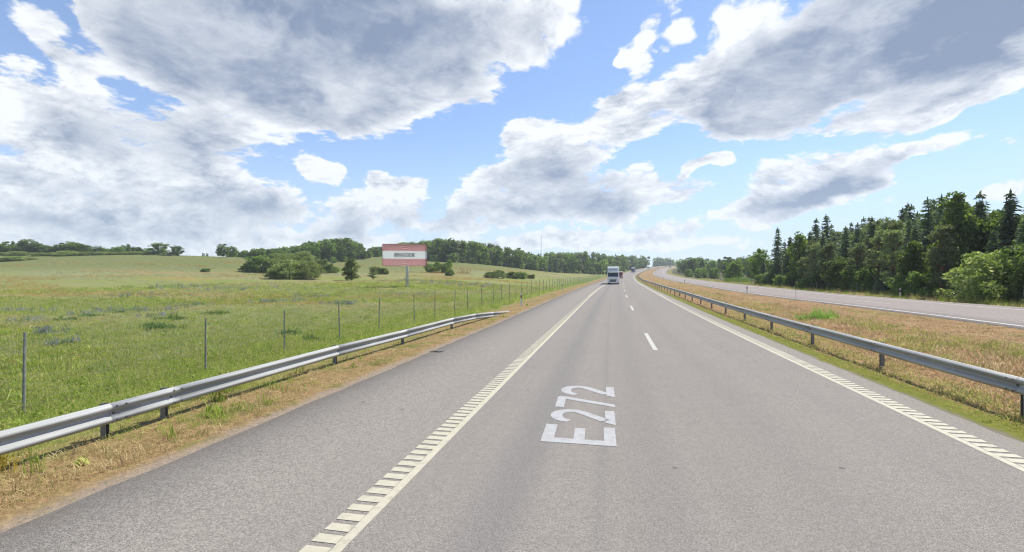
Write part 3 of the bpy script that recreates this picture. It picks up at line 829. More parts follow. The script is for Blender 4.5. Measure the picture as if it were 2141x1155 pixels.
# ------------------------------------------------------------------ billboard
def poster():
    m, nt, b = material('poster_print')
    u = attr(nt, 'print', 1)
    s = nt.nodes.new('ShaderNodeSeparateXYZ'); nt.links.new(u.s, s.inputs[0])
    x, y = X(nt, s.outputs[0]), X(nt, s.outputs[1])          # metres from the middle of the face
    r = (x * x + y * y * 1.0)._m('SQRT')
    ring = ((r * (1 / 0.36) + 0.62)._m('FRACT') - 0.5)._m('ABSOLUTE').step(0.285, 0.315)
    band = (y + 0.0)._m('ABSOLUTE').step(0.70, 0.715, 1.0, 0.0)
    rim = (x._m('ABSOLUTE').step(3.955, 3.965)).max(y._m('ABSOLUTE').step(1.965, 1.975))
    col = mix(nt, ring, (0.52, 0.006, 0.014), (0.85, 0.84, 0.83))
    col = mix(nt, band, col, (0.86, 0.86, 0.86))
    col = mix(nt, rim * (1.0 - band), col, (0.50, 0.02, 0.03))
    put(nt, b.inputs['Base Color'], col)
    b.inputs['Roughness'].default_value = 0.55
    tl = nt.nodes.new('ShaderNodeBsdfTranslucent'); put(nt, tl.inputs[0], col)          # thin vinyl: daylight comes through from behind
    mx = nt.nodes.new('ShaderNodeMixShader'); mx.inputs[0].default_value = 0.60
    nt.links.new(b.outputs[0], mx.inputs[1]); nt.links.new(tl.outputs[0], mx.inputs[2]); nt.links.new(mx.outputs[0], nt.nodes['Material Output'].inputs[0])
    return m
M['poster'] = poster()
M['print_black'] = simple('print_black', (0.012, 0.012, 0.012), 0.6, 0, 0.1)
bx, by = seen_xy(846.5, 88.0)
bz = gz(bx, by)
face = math.atan2(bx, by)
bb = thing('billboard', 'large billboard with red and white rings around the black word OWEXX on one grey pole', 'billboard', (bx, by, bz), -face)
FW, FH, FZ = 8.0, 3.98, 5.70 - bz + 0.0
FZ = (CAM_H + (577.5 - 533.4) * 0.088) - bz
f0, f1 = FZ - FH / 2, FZ + FH / 2
MB().tube([(.42, .45, -.6), (.42, .45, f0 + .0), (.42, .45, f0 + .35)], [.29, .275, .27], 20).build('pole', simple('pole_paint', (0.55, 0.555, 0.56), 0.5, 0.2, 0.1, 1.5), bb, True)
MB().box((.42, .45, .06), (1.1, 1.1, .12), bevel=.02).build('base_plate', M['grey_plastic'], bb)
fr = MB()
for z in (f0 + .05, f1 - .05): fr.box((0, .065, z), (FW, .10, .10))
for x in (-FW / 2 + .05, FW / 2 - .05): fr.box((x, .065, FZ), (.10, .10, FH - .21))
fr.box((.42, .26, f0 + .06), (.5, .30, .12))
fr.build('frame', M['zinc_dull'], bb)
vs = [(-FW / 2, 0, f0), (FW / 2, 0, f0), (FW / 2, 0, f1), (-FW / 2, 0, f1)]
pm = MB().faces(vs, [(0, 1, 2, 3)]).mesh('poster', M['poster'])
a = pm.attributes.new('print', 'FLOAT_VECTOR', 'POINT')
a.data.foreach_set('vector', np.array([(v.co.x, v.co.z - FZ, 0) for v in pm.vertices], dtype=np.float32).ravel())
po = obj('poster', pm, bb)
# the word, flat print a few millimetres proud of the sheet
def bands_obj(name, bands, parent, y=-0.006, mat=None):
    V, F = [], []
    for pts, w in bands:
        L, Rr = stroke(pts, w * 1.3); k = len(V); n = len(L)
        V += [(q[0], y, q[1]) for q in list(L) + list(Rr)]
        F += [(k + i, k + i + 1, k + n + i + 1, k + n + i) for i in range(n - 1)]
    return obj(name, mesh_of(name, np.array(V), F, mat or M['print_black']), parent)
wz, hh = FZ - 0.01, 0.36
def circ(cx, cz, r, n=28): return [(cx + r * math.sin(2 * math.pi * i / n), cz + r * math.cos(2 * math.pi * i / n)) for i in range(n + 1)]
bands_obj('letter', [(circ(-1.52, wz, .31), .15), (circ(-1.52, wz, .055, 10), .11)], po)
bands_obj('letter', [([(-1.03, wz + hh), (-.80, wz - hh + .04), (-.60, wz + hh * .55), (-.40, wz - hh + .04), (-.17, wz + hh)], .135)], po)
bands_obj('letter', [([(-.04, wz + hh - .03), (.42, wz + hh - .03)], .13), ([(-.04, wz), (.38, wz)], .12), ([(-.04, wz - hh + .06), (.42, wz - hh + .06)], .13)], po)
bands_obj('letter', [([(.03, wz - hh + .126), (.03, wz - .061)], .135)], po, -0.006)
for cx in (.78, 1.46):
    for sg in (1, -1):
        bands_obj('letter', [([(cx - .27 * sg, wz + hh), (cx + .27 * sg, wz - hh)], .135)], po, -0.006 - .002 * (sg < 0))
bands_obj('letter', [(circ(1.98, wz + .28, .05, 10), .02)], po)

# ------------------------------------------------------------------ radio masts far behind the hills
def mast(px, depth, top_y, label, wid):
    x, y = seen_xy(px, depth); z0 = gz(x, y)
    zt = CAM_H + (577.5 - top_y) * depth / 1000
    t = thing('radio_mast', label, 'mast', (x, y, z0))
    H = zt - z0; b = MB()
    for k in range(3):
        a = 2 * math.pi * k / 3
        b.tube([(wid * math.cos(a), wid * math.sin(a), -1), (wid * math.cos(a), wid * math.sin(a), H * .96)], wid * .16, 5)
    n = int(H / 3)
    for i in range(n):
        for k in range(3):
            a, c = 2 * math.pi * k / 3, 2 * math.pi * (k + 1) / 3
            b.tube([(wid * math.cos(a), wid * math.sin(a), H * .96 * i / n), (wid * math.cos(c), wid * math.sin(c), H * .96 * (i + 1) / n)], wid * .10, 4)
    b.build('lattice', M['zinc_dull'], t)
    MB().tube([(0, 0, H * .955), (0, 0, H)], wid * .3, 6).build('antenna', M['grey_plastic'], t)
    return t
mast(1131.5, 900, 490, 'tall thin grey radio mast rising behind the wooded hill', 0.62)
mast(1232, 1400, 513, 'faint far mast above the right-hand part of the wooded ridge', 0.5)

# ------------------------------------------------------------------ vehicles (front towards -Y in their own frame)
def carpaint(name, col, rough=0.35): 
    m = simple(name, col, rough, 0.0, 0.05, 1.2)
    m.node_tree.nodes['Principled BSDF'].inputs['Coat Weight'].default_value = 0.4
    return m
M['truck_white'] = carpaint('truck_white', (0.66, 0.68, 0.66))
M['truck_grey'] = simple('truck_grey', (0.30, 0.32, 0.31), 0.45, 0.0, 0.08)
M['grille'] = simple('grille_dark', (0.055, 0.058, 0.056), 0.45, 0.1, 0.15)
M['tyre'] = simple('tyre', (0.020, 0.020, 0.021), 0.9, 0.0, 0.2)
M['rim'] = simple('rim', (0.38, 0.38, 0.38), 0.4, 0.5, 0.1)
M['under'] = simple('chassis_black', (0.018, 0.018, 0.019), 0.7, 0.0, 0.2)
M['lamp'] = simple('headlight_lens', (0.70, 0.72, 0.74), 0.12, 0.0, 0.05)
M['plate'] = simple('number_plate', (0.75, 0.75, 0.72), 0.5, 0.0, 0.03)
def glass_mat():
    m, nt, b = material('vehicle_glass')
    b.inputs['Base Color'].default_value = (0.020, 0.026, 0.030, 1)
    b.inputs['Roughness'].default_value = 0.06
    b.inputs['Specular IOR Level'].default_value = 0.6
    return m
M['glass'] = glass_mat()

def wheel_meshes(r, w):
    ty = MB().tube([(-w / 2, 0, 0), (-w / 2 + .03, 0, 0), (w / 2 - .03, 0, 0), (w / 2, 0, 0)], [r * .93, r, r, r * .93], 22)
    ri = MB().tube([(-w / 2 - .006, 0, 0), (-w / 2 + .02, 0, 0), (w / 2 - .02, 0, 0), (w / 2 + .006, 0, 0)], [r * .5, r * .6, r * .6, r * .5], 16)
    return ty.mesh('tyre', M['tyre'], True), ri.mesh('rim', M['rim'])
WT, WC = wheel_meshes(.50, .34), wheel_meshes(.32, .21)
def wheel(root, x, y, r, kind):
    e = bpy.data.objects.new('wheel', None); link(e, root); e.location = (x, y, r)
    obj('tyre', kind[0], e); obj('rim', kind[1], e)

def lorry(way, s, off, label, cab, box, scale=1.0, height=4.0, length=13.6, turn=0.0, visor=True, cabtop=None):
    p = way.at(s, off)
    t = thing('lorry', label, 'lorry', (p[0], p[1], p[2] + .004), -way.head(s) + turn)
    W = 2.5; h = height
    side = [(-.02, .62), (-.06, 1.35), (.0, 1.72), (.16, 2.72), (.34, 3.10), (.62, h - .22), (1.05, h - .04), (2.25, h - .04), (2.25, .62)]
    cabm = MB().prism(side, 'x', -W / 2 + .02, W / 2 - .02, bevel=.06)
    c = cabm.build('cab', cab, t)
    if cabtop is not None:
        MB().prism([(.36, h - .86), (.585, h - .20), (1.04, h - .02), (2.24, h - .02), (2.24, h - .86)], 'x', -W / 2 + .012, W / 2 - .012, bevel=.05).build('roof_deflector', cabtop, t)
    # windscreen, in front of the sloping face
    MB().faces([(-1.16, -.012, 1.74), (1.16, -.012, 1.74), (1.10, .150, 2.70), (-1.10, .150, 2.70), (-1.16, .02, 1.74), (1.16, .02, 1.74), (1.10, .18, 2.70), (-1.10, .18, 2.70)],
               [(0, 1, 2, 3), (4, 7, 6, 5), (0, 3, 7, 4), (1, 5, 6, 2), (3, 2, 6, 7), (0, 4, 5, 1)]).build('windscreen', M['glass'], t)
    wp = MB()
    for x in (-.7, .0, .7): wp.tube([(x, -.025, 1.76), (x + .34, .055, 2.2)], .012, 5)
    wp.build('wiper', M['under'], t)
    if visor:
        v = MB().prism([(-.10, 2.70), (.12, 2.62), (.30, 3.02), (.18, 3.06)], 'x', -.98, .98, bevel=.03)
        v.build('sun_visor', cab, t)
        MB().box((0, .30, 3.30), (1.9, .06, .16), bevel=.02).build('sign_panel', M['truck_grey'], t)
    MB().prism([(-.80, 1.12), (.80, 1.12), (.55, .56), (-.55, .56)], 'y', -.085, -.02, bevel=.02).build('grille', M['grille'], t)
    sl_ = MB()
    for i in range(5):
        z = .64 + i * .098; wd = .58 + i * .052
        sl_.box((0, -.095, z), (2 * wd - .04, .03, .028), bevel=.006)
    tag(sl_.build('slat', M['truck_grey'], t), kind='stuff')
    MB().prism([(-.86, 1.66), (.86, 1.66), (.80, 1.15), (-.80, 1.15)], 'y', -.075, -.018, bevel=.02).build('bonnet_panel', cab, t)
    bp = MB().prism([(-W / 2, .86), (-.84, 1.02), (-.60, .52), (.60, .52), (.84, 1.02), (W / 2, .86), (W / 2 - .04, .34), (-W / 2 + .04, .34)], 'y', -.16, .30, bevel=.03)
    bp.build('bumper', cab, t)
    for sg in (-1, 1):
        MB().prism([(sg * 1.20, .82), (sg * .90, .93), (sg * .78, .66), (sg * 1.20, .58)], 'y', -.185, -.155, bevel=.008).build('headlight', M['lamp'], t)
        mr = MB().box((sg * 1.44, .22, 2.28), (.20, .14, .50), bevel=.04)
        mr.tube([(sg * 1.24, .34, 2.45), (sg * 1.44, .24, 2.45)], .03, 6)
        mr.build('mirror', M['under'], t)
        MB().faces([(sg * 1.235, .42, 1.85), (sg * 1.235, 1.35, 1.85), (sg * 1.235, 1.35, 2.62), (sg * 1.235, .52, 2.62)], [(0, 1, 2, 3) if sg > 0 else (3, 2, 1, 0)]).build('side_window', M['glass'], t)
        MB().box((sg * 1.16, 1.62, .62), (.16, .9, .44), bevel=.04).build('side_skirt', cab, t)
    MB().box((0, -.175, .47), (.52, .012, .11)).build('number_plate', M['plate'], t)
    # trailer
    tr = MB().prism([(-W / 2 + .01, 1.15), (W / 2 - .01, 1.15), (W / 2 - .01, h - .06), (-W / 2 + .01, h - .06)], 'y', 2.75, 2.75 + length, bevel=.02)
    tr.build('trailer', box, t)
    ch = MB().box((0, 4.2, .92), (1.1, 7.6, .34)); ch.box((0, 12.2, .95), (1.2, 7.0, .32))
    ch.build('chassis', M['under'], t)
    for y in (1.35, 4.6, 11.2, 12.5, 13.8):
        for sg in (-1, 1): wheel(t, sg * 1.06, y, .50, WT)
    t.scale = (scale, scale, scale)
    return t
M['box_grey'] = simple('trailer_tarp', (0.42, 0.43, 0.42), 0.6, 0.0, 0.06)
lorry(OWN, 109.6, -.78, 'white lorry coming head on in the left lane with dark windscreen and grey grille', M['truck_white'], M['truck_white'], 1.0, 4.05)
lorry(OWN, 205.0, -.50, 'red lorry with cream roof half hidden behind the white lorry', carpaint('red_paint', (0.36, 0.035, 0.06)), simple('red_tarp', (0.28, 0.06, 0.06), 0.7), .86, 3.3, 9.0, 0, False,
      carpaint('cream_paint', (0.72, 0.60, 0.46)))
lorry(OWN, 405.0, -.2, 'dark blue lorry with white roof deflector in the bend', carpaint('blue_paint', (0.035, 0.045, 0.16)), simple('blue_tarp', (0.05, 0.06, 0.16), 0.7), 1.0, 4.0, 12.0, 0, False, M['truck_white'])

def car(way, s, off, label, paint_, away=False):
    p = way.at(s, off)
    t = thing('car', label, 'car', (p[0], p[1], p[2] + .004), -way.head(s) + (math.pi if away else 0))
    low = [(-.02, .34), (.02, .72), (.9, .92), (3.7, .95), (4.3, .88), (4.38, .36), (3.9, .24), (.5, .24)]
    MB().prism(low, 'x', -.88, .88, bevel=.07).build('body', paint_, t)
    MB().prism([(.98, .90), (1.75, 1.42), (3.1, 1.45), (3.95, .92)], 'x', -.74, .74, bevel=.05).build('roof', paint_, t)
    MB().faces([(-.70, 1.02, .96), (.70, 1.02, .96), (.63, 1.66, 1.39), (-.63, 1.66, 1.39)], [(0, 1, 2, 3)]).build('windscreen', M['glass'], t, loc=(0, -.03, .02))
    MB().faces([(-.70, 3.90, .98), (.70, 3.90, .98), (.63, 3.22, 1.40), (-.63, 3.22, 1.40)], [(3, 2, 1, 0)]).build('rear_window', M['glass'], t, loc=(0, .03, .02))
    for sg in (-1, 1):
        MB().faces([(sg * .748, 1.2, .96), (sg * .748, 3.7, .96), (sg * .748, 3.05, 1.38), (sg * .748, 1.8, 1.38)], [(0, 1, 2, 3)]).build('side_window', M['glass'], t)
        MB().box((sg * .64, .0, .68), (.36, .10, .16), bevel=.03).build('headlight', M['lamp'], t)
        MB().box((sg * .66, 4.34, .76), (.34, .08, .14), bevel=.02).build('tail_light', M['reflector'], t)
        MB().box((sg * .98, 1.25, .98), (.18, .12, .13), bevel=.03).build('mirror', paint_, t)
    MB().box((0, -.02, .45), (1.1, .06, .20), bevel=.02).build('grille', M['grille'], t)
    for y in (.82, 3.5):
        for sg in (-1, 1): wheel(t, sg * .78, y, .32, WC)
car(OWN, 556, -1.2, 'tiny dark car far off in the bend on the near carriageway', carpaint('grey_car', (0.06, 0.065, 0.07)))
car(OPP, 588, 5.2, 'tiny dark red car far off on the other carriageway', carpaint('red_car', (0.10, 0.02, 0.02)), True)
# a strip of torn tyre on the shoulder edge
p = OWN.at(14.6, -5.72)
tp = [(0, 0, .02), (.08, .05, .05), (.20, .06, .03), (.30, .14, .015), (.45, .17, .04)]
tag(MB().tube(tp, [.005, .014, .018, .014, .004], 6).build('tyre_scrap', M['tyre'], None, loc=(p[0], p[1], p[2])), 'dark scrap of torn tyre lying on the shoulder edge below the left guard rail', 'litter')

# ------------------------------------------------------------------ trees and shrubs
LEAF = 1.85
def leaf_mat(name, c0, c1, trans=0.35, rough=0.55, tip=None):
    m = bpy.data.materials.new(name); m.use_nodes = True
    nt = m.node_tree; b = nt.nodes['Principled BSDF']; out = nt.nodes['Material Output']
    isl = node(nt, 'NewGeometry', 8)
    rnd = node(nt, 'ObjectInfo', 5)
    c = mix(nt, isl, tuple(LEAF * k for k in c0), tuple(LEAF * k for k in c1))
    if tip: c = mix(nt, isl.step(0.80, 0.95), c, tuple(LEAF * k for k in tip))
    k = rnd * 0.85 + 0.62
    c = vmath(nt, 'SCALE', c, k)
    put(nt, b.inputs['Base Color'], c)
    b.inputs['Roughness'].default_value = rough
    b.inputs['Specular IOR Level'].default_value = 0.25
    t = nt.nodes.new('ShaderNodeBsdfTranslucent'); put(nt, t.inputs['Color'], vmath(nt, 'MULTIPLY', c, (1.25, 1.35, 0.7)))
    mx = nt.nodes.new('ShaderNodeMixShader'); mx.inputs[0].default_value = trans
    nt.links.new(b.outputs[0], mx.inputs[1]); nt.links.new(t.outputs[0], mx.inputs[2]); nt.links.new(mx.outputs[0], out.inputs[0])
    return m
M['spruce'] = leaf_mat('spruce_needles', (0.036, 0.060, 0.034), (0.080, 0.108, 0.052), 0.34, tip=(0.085, 0.100, 0.045))
M['pine'] = leaf_mat('pine_needles', (0.054, 0.074, 0.036), (0.115, 0.134, 0.062), 0.38, tip=(0.120, 0.118, 0.062))
M['birch'] = leaf_mat('birch_leaves', (0.050, 0.080, 0.018), (0.110, 0.145, 0.034), 0.52)
M['oak'] = leaf_mat('broad_leaves', (0.038, 0.066, 0.016), (0.086, 0.120, 0.030), 0.50, tip=(0.120, 0.150, 0.050))
M['willow'] = leaf_mat('willow_leaves', (0.066, 0.092, 0.022), (0.132, 0.152, 0.056), 0.40, tip=(0.180, 0.190, 0.095))
M['scrub'] = leaf_mat('dead_scrub', (0.120, 0.085, 0.050), (0.19, 0.14, 0.085), 0.2)
M['herb'] = leaf_mat('lush_herbs', (0.080, 0.140, 0.020), (0.150, 0.220, 0.035), 0.4)
M['bark'] = simple('bark_grey', (0.085, 0.072, 0.060), 0.9, 0, 0.35, 6, 0.5)
M['bark_red'] = simple('bark_red', (0.150, 0.075, 0.045), 0.9, 0, 0.35, 6, 0.5)

def rdirs(n):
    v = RNG.normal(size=(n, 3)); return v / np.linalg.norm(v, axis=1)[:, None]

def cards(Pn, size, aspect=0.6, axis=None, jitter=0.5):
    """one diamond leaf per point; axis (n,3) is the long direction"""
    n = len(Pn)
    u = rdirs(n) if axis is None else axis + RNG.normal(0, jitter, (n, 3))
    u /= np.linalg.norm(u, axis=1)[:, None]
    w = np.cross(u, rdirs(n)); w /= np.linalg.norm(w, axis=1)[:, None] + 1e-9
    s = (np.asarray(size) * RNG.uniform(.7, 1.3, n))[:, None]
    V = np.stack([Pn - u * s, Pn + w * s * aspect - u * s * .15, Pn + u * s, Pn - w * s * aspect - u * s * .15], 1).reshape(-1, 3)
    return V

def card_mesh(name, V, mat):
    return mesh_of(name, V, np.arange(len(V)).reshape(-1, 4), mat)

def trunk_mesh(name, h, r, mat, limbs=(), lean=0.02):
    b = MB()
    n = 5
    b.tube([(lean * h * t * t * math.sin(5 * t), lean * h * t * t, h * t - (.25 if t == 0 else 0)) for t in np.linspace(0, 1, n)], [r * (1.25 - 1.1 * t) for t in np.linspace(0, 1, n)], 8)
    for (z0, d, L, rr) in limbs:
        a = Vector((0, 0, z0)); e = a + Vector(d) * float(L)
        b.tube([a, a.lerp(e, .5) + Vector((0, 0, float(L) * .06)), e], [rr, rr * .6, rr * .15], 5)
    return b.mesh(name, mat, True)

def make_spruce(H, rad, whorls, per, sprays, size, low=.03):
    P_, U_, S_ = [], [], []
    for i in range(whorls):
        f = low + (0.985 - low) * (i + RNG.uniform(-.3, .3)) / whorls
        f = min(max(f, low), .985)
        Rr = rad * (1 - f) ** .80 * RNG.uniform(.72, 1.16) * (1 if f > .12 else .55 + f * 3.6)
        nb = max(4, int(per * (0.55 + .45 * (1 - f))))
        for a in RNG.uniform(0, 2 * math.pi) + np.arange(nb) * 2 * math.pi / nb + RNG.normal(0, .22, nb):
            L = Rr * RNG.uniform(.70, 1.18)
            ns = max(2, int(sprays * (L / rad) + 2))
            t = np.linspace(.15, 1, ns) + RNG.normal(0, .04, ns)
            z = f * H - L * (.42 * t - .20 * t * t) * (1.1 - f * .8) + L * .08
            d = np.array([math.cos(a), math.sin(a)])
            pos = np.c_[d[0] * L * t, d[1] * L * t, z]
            side = np.array([-d[1], d[0], 0])
            for sg in (-1, 1):
                pp = pos + sg * side * (size * .45) * RNG.uniform(.4, 1.2, (ns, 1)) + RNG.normal(0, size * .18, (ns, 3))
                P_.append(pp)
                U_.append(np.tile(np.array([d[0] * .7, d[1] * .7, -.35]) + sg * side * .7, (ns, 1)))
                S_.append(size * (0.75 + .35 * (1 - t)) * (.55 + .45 * (1 - f)))
    for k in range(5):
        P_.append(np.array([[0, 0, H * (.955 + .01 * k)]])); U_.append(np.array([[.1, 0, 1.]])); S_.append(np.array([size * .55]))
    return cards(np.concatenate(P_), np.concatenate(S_), .36, np.concatenate(U_), .25)

def make_clumps(H, rx, z0, n_cl, per, csize, size, shape='oval', aspect=.62, sky=0.5):
    """foliage clumps spread unevenly through a crown: more near the skin, none filling the whole"""
    out = []
    k = 0
    while k < n_cl:
        d = rdirs(1)[0]; rr = RNG.uniform(.35, 1.0) ** .55
        p = d * rr
        if shape == 'cone': p[:2] *= (1 - .55 * (p[2] * .5 + .5)) * 1.15
        if shape == 'dome' and p[2] < -.55: continue
        wob = 1 + .22 * math.sin(3 * math.atan2(p[1], p[0]) + 4 * p[2])
        c = np.array([p[0] * rx * wob, p[1] * rx * wob, z0 + (H - z0) * (p[2] * .5 + .5)])
        s = csize * RNG.uniform(.6, 1.35)
        q = rdirs(per) * (RNG.uniform(.25, 1, (per, 1)) ** .45) * np.array([s, s, s * .72])
        out.append(cards(c + q, size, aspect, axis=q / s + np.array([0, 0, -.25]), jitter=.6))
        k += 1
    return np.concatenate(out)

def limbs_for(h, n, r):
    return [(h * RNG.uniform(.35, .8), (math.cos(a) * .7, math.sin(a) * .7, .7), h * RNG.uniform(.2, .38), r * .45) for a in RNG.uniform(0, 6.28, n)]

KIND = {}
def kind(key, trunk, crowns): KIND[key] = (trunk, crowns)
kind('spruce', trunk_mesh('trunk', 9.6, .16, M['bark']), [card_mesh('crown', make_spruce(10, r, w, 9, 7, .42), M['spruce']) for r, w in ((2.1, 34), (1.75, 36), (2.45, 32))])
def pine_cards(H):
    out = []
    for i in range(46):
        f = RNG.uniform(.22, 1.0); a = RNG.uniform(0, 6.28)
        L = 2.3 * (1.15 - f) ** .6 * RNG.uniform(.35, 1.0) * (.55 if f < .35 else 1)
        c = np.array([math.cos(a) * L, math.sin(a) * L, H * f])
        q = rdirs(62) * (RNG.uniform(.1, 1, (62, 1)) ** .5) * np.array([.85, .85, .38])
        out.append(cards(c + q, .26, .30, axis=q + np.array([0, 0, .35]), jitter=.4))
    return np.concatenate(out)
kind('pine', trunk_mesh('trunk', 9.4, .17, M['bark_red'], limbs_for(10, 9, .16)), [card_mesh('crown', pine_cards(10), M['pine']) for _ in range(2)])
kind('birch', trunk_mesh('trunk', 9.0, .14, M['bark'], limbs_for(9, 8, .14)), [card_mesh('crown', make_clumps(10, 2.3, .4, 85, 58, .78, .19, 'cone'), M['birch']) for _ in range(2)])
kind('oak', trunk_mesh('trunk', 7.5, .2, M['bark'], limbs_for(8, 9, .2)), [card_mesh('crown', make_clumps(10, 3.4, .2, 95, 56, 1.05, .25, 'oval'), M['oak']) for _ in range(3)])
kind('willow', trunk_mesh('trunk', 3.0, .12, M['bark'], limbs_for(3.4, 9, .14)), [card_mesh('crown', make_clumps(4.6, 3.2, -.7, 120, 75, .62, .15, 'dome', .42), M['willow']) for _ in range(2)])
kind('bush', trunk_mesh('trunk', 2.6, .10, M['bark'], limbs_for(3.0, 8, .12)), [card_mesh('crown', make_clumps(5.0, 2.9, -.9, 80, 60, .72, .19, 'dome', .6), M['oak']) for _ in range(2)])
# lighter builds for the trees hundreds of metres away: (crown, trunk) in one mesh
def far_mesh(name, V, mat, h, r):
    nq = len(V) // 4
    tv, tf = [], []
    for z, rr in ((-.6, r * 1.3), (h * .7, r * .5)):
        for k in range(5): tv.append((rr * math.cos(k * 1.2566), rr * math.sin(k * 1.2566), z))
    tf = np.array([(k, (k + 1) % 5, 5 + (k + 1) % 5, 5 + k) for k in range(5)]) + len(V)
    F = np.concatenate([np.arange(len(V)).reshape(-1, 4), tf])
    return mesh_of(name, np.concatenate([V, np.array(tv)]), F, [mat, M['bark']], False, [0] * nq + [1] * 5)
FAR = {'oak': [far_mesh('far_broadleaf_tree', make_clumps(10, r, .3, 34, 24, 1.35, .50, 'oval', .7), M['oak'], 10, .2) for r in (3.0, 3.6, 2.6)],
       'birch': [far_mesh('far_birch_tree', make_clumps(10, 2.2, .5, 30, 24, 1.1, .44, 'cone', .65), M['birch'], 10, .15)],
       'spruce': [far_mesh('far_spruce_tree', make_spruce(10, r, 15, 7, 3, .85), M['spruce'], 10, .15) for r in (1.9, 1.6)],
       'pine': [far_mesh('far_pine_tree', make_clumps(10, 2.2, 2.5, 28, 24, 1.0, .42, 'oval', .5), M['pine'], 10, .15)]}

def plant(k, name, label, cat, x, y, H, width=None, group=None, rot=None, z=None, i=None, base=10.0, sink=.1):
    """a tree or shrub of its own: an empty at its foot with trunk and crown"""
    tr, cr = KIND[k]
    t = thing(name, label, cat, (x, y, (gz(x, y) if z is None else z) - sink), random.uniform(0, 6.28) if rot is None else rot, group)
    sxy = H / base if width is None else width
    t.scale = (sxy, sxy * random.uniform(.93, 1.07), H / base)
    obj('trunk', tr, t); obj('crown', cr[i if i is not None else random.randrange(len(cr))], t)
    return t

def height_to(px_y, depth, z): return CAM_H + (577.5 - px_y) * depth / 1000.0 - z

def cam_depth(x, y): return -x * math.sin(CAM_YAW) + y * math.cos(CAM_YAW)
def bearing(x, y):
    d = cam_depth(x, y); return 1070.5 + 1000 * (x * math.cos(CAM_YAW) + y * math.sin(CAM_YAW)) / max(d, .1)

# --- the dark wood beyond the far carriageway: four ranks, tops following its real outline
OUT_X = [1540, 1560, 1575, 1592, 1612, 1650, 1700, 1760, 1800, 1850, 1885, 1940, 2000, 2060, 2141, 2400]
OUT_Y = [560, 552, 540, 520, 505, 492, 474, 468, 457, 444, 436, 424, 414, 412, 410, 400]
named = [  # bearing column, offset from the far road, kind, top (photo row) and label
    (1626, 14.6, 'spruce', 474, 'tall pointed spruce at the left end of the dark wood', 2),
    (1652, 15.4, 'spruce', 494, 'second spruce from the left end of the wood, shorter than the end one', 0),
    (1671, 15.0, 'birch', 480, 'narrow leafy tree right of the two spruces at the left end of the wood', 0),
    (1727, 17.5, 'spruce', 447, 'spruce with a thin bare-looking spire standing above the left half of the wood', 2),
    (1707, 18.3, 'spruce', 456, 'thin spire spruce just left of the highest spire in the left half of the wood', 1),
    (2008, 15.8, 'birch', 392, 'broad tall birch with light foliage, highest crown of the wood', 1),
    (1968, 18.6, 'spruce', 407, 'dark spruce top close to the left of the tall birch', 0),
    (1938, 17.8, 'spruce', 411, 'spruce with a stepped top two crowns left of the tall birch', 2),
    (2050, 18.2, 'spruce', 399, 'dark spruce just right of the tall birch', 1),
    (2112, 18.0, 'spruce', 397, 'spruce near the right edge of the picture above the pale bush', 0),
    (1760, 13.7, 'oak', 533, 'small bright leafy tree in front of the wood, its leaves catching the sun', 1),
    (1592, 14.6, 'oak', 520, 'bushy leafy tree at the low left corner of the wood', 0),
]
def at_column(px, q):
    s = np.arange(10, 200, .25); p = OPP.at(s, np.full(len(s), q))
    b = np.array([bearing(a[0], a[1]) if cam_depth(a[0], a[1]) > 2 else 9e3 for a in p])
    return float(s[np.argmin(abs(b - px))])
named = [(at_column(a[0], a[1]),) + a[1:] for a in named]
taken = []
def wood_tree(s, q, k, top, label, i, group=None):
    x, y, _ = OPP.at(s, q); z = gz(x, y); d = cam_depth(x, y)
    H = max(2.5, height_to(top, d, z))
    w = {'spruce': 1.04, 'pine': .85, 'birch': .80, 'oak': .70}[k] * (H / 10) ** .55
    if k == 'oak': w = max(.55, w)
    plant(k, {'spruce': 'spruce_tree', 'pine': 'pine_tree', 'birch': 'birch_tree', 'oak': 'leafy_tree'}[k], label, 'tree', x, y, H, w, group, None, z, i)
    taken.append((s, q))
for a in named: wood_tree(*a)
LAB = {'spruce': 'dark spruce in the dense wood beyond the far carriageway', 'pine': 'olive green pine in the dense wood beyond the far carriageway',
       'birch': 'light green birch in the dense wood beyond the far carriageway', 'oak': 'leafy tree in the dense wood beyond the far carriageway'}
for row, (q0, step, lo, hi) in enumerate(((14.6, 3.0, .62, .92), (18.4, 2.9, .86, 1.0), (23.0, 3.3, .88, 1.0), (28.5, 3.8, .90, 1.0), (35.0, 4.6, .9, 1.0))):
    for s in np.arange(18 if row < 4 else 30, 112 + row * 3.0, step):
        s = s + RNG.uniform(-.9, .9); q = q0 + RNG.uniform(-1.2, 1.2)
        if any(abs(s - a) < 1.7 and abs(q - b) < 2.0 for a, b in taken[:12]): continue
        x, y, _ = OPP.at(s, q); d = cam_depth(x, y); px = bearing(x, y)
        if d < 8: continue
        z = gz(x, y); k = RNG.choice(['spruce', 'pine', 'birch', 'oak'], p=[.56, .30, .11, .03] if row else [.42, .38, .10, .10])
        ytop = np.interp(px, OUT_X, OUT_Y) + (RNG.uniform(-12, 12) if k == 'spruce' else RNG.uniform(6, 24))
        H = height_to(ytop, d, z) * RNG.uniform(lo, hi)
        wood_tree(s, q, k, 577.5 - (H + z - CAM_H) * 1000 / d, LAB[k], None, 'trees of the wood beyond the far carriageway: ' + k.replace('oak', 'leafy'))
for j, s in enumerate(np.arange(26, 116, 4.4)):
    x, y, _ = OPP.at(s + RNG.uniform(-1.5, 1.5), 13.3 + RNG.uniform(-.3, .5))
    plant(['bush', 'bush', 'spruce'][j % 3], 'undergrowth_bush', 'low dark bush at the foot of the dense wood', 'bush', x, y, RNG.uniform(1.8, 3.4), RNG.uniform(.45, .7) if j % 3 < 2 else .4, 'bushes at the foot of the wood', base=5.0 if j % 3 < 2 else 10.0)
x, y = seen_xy(2082, 37.5)
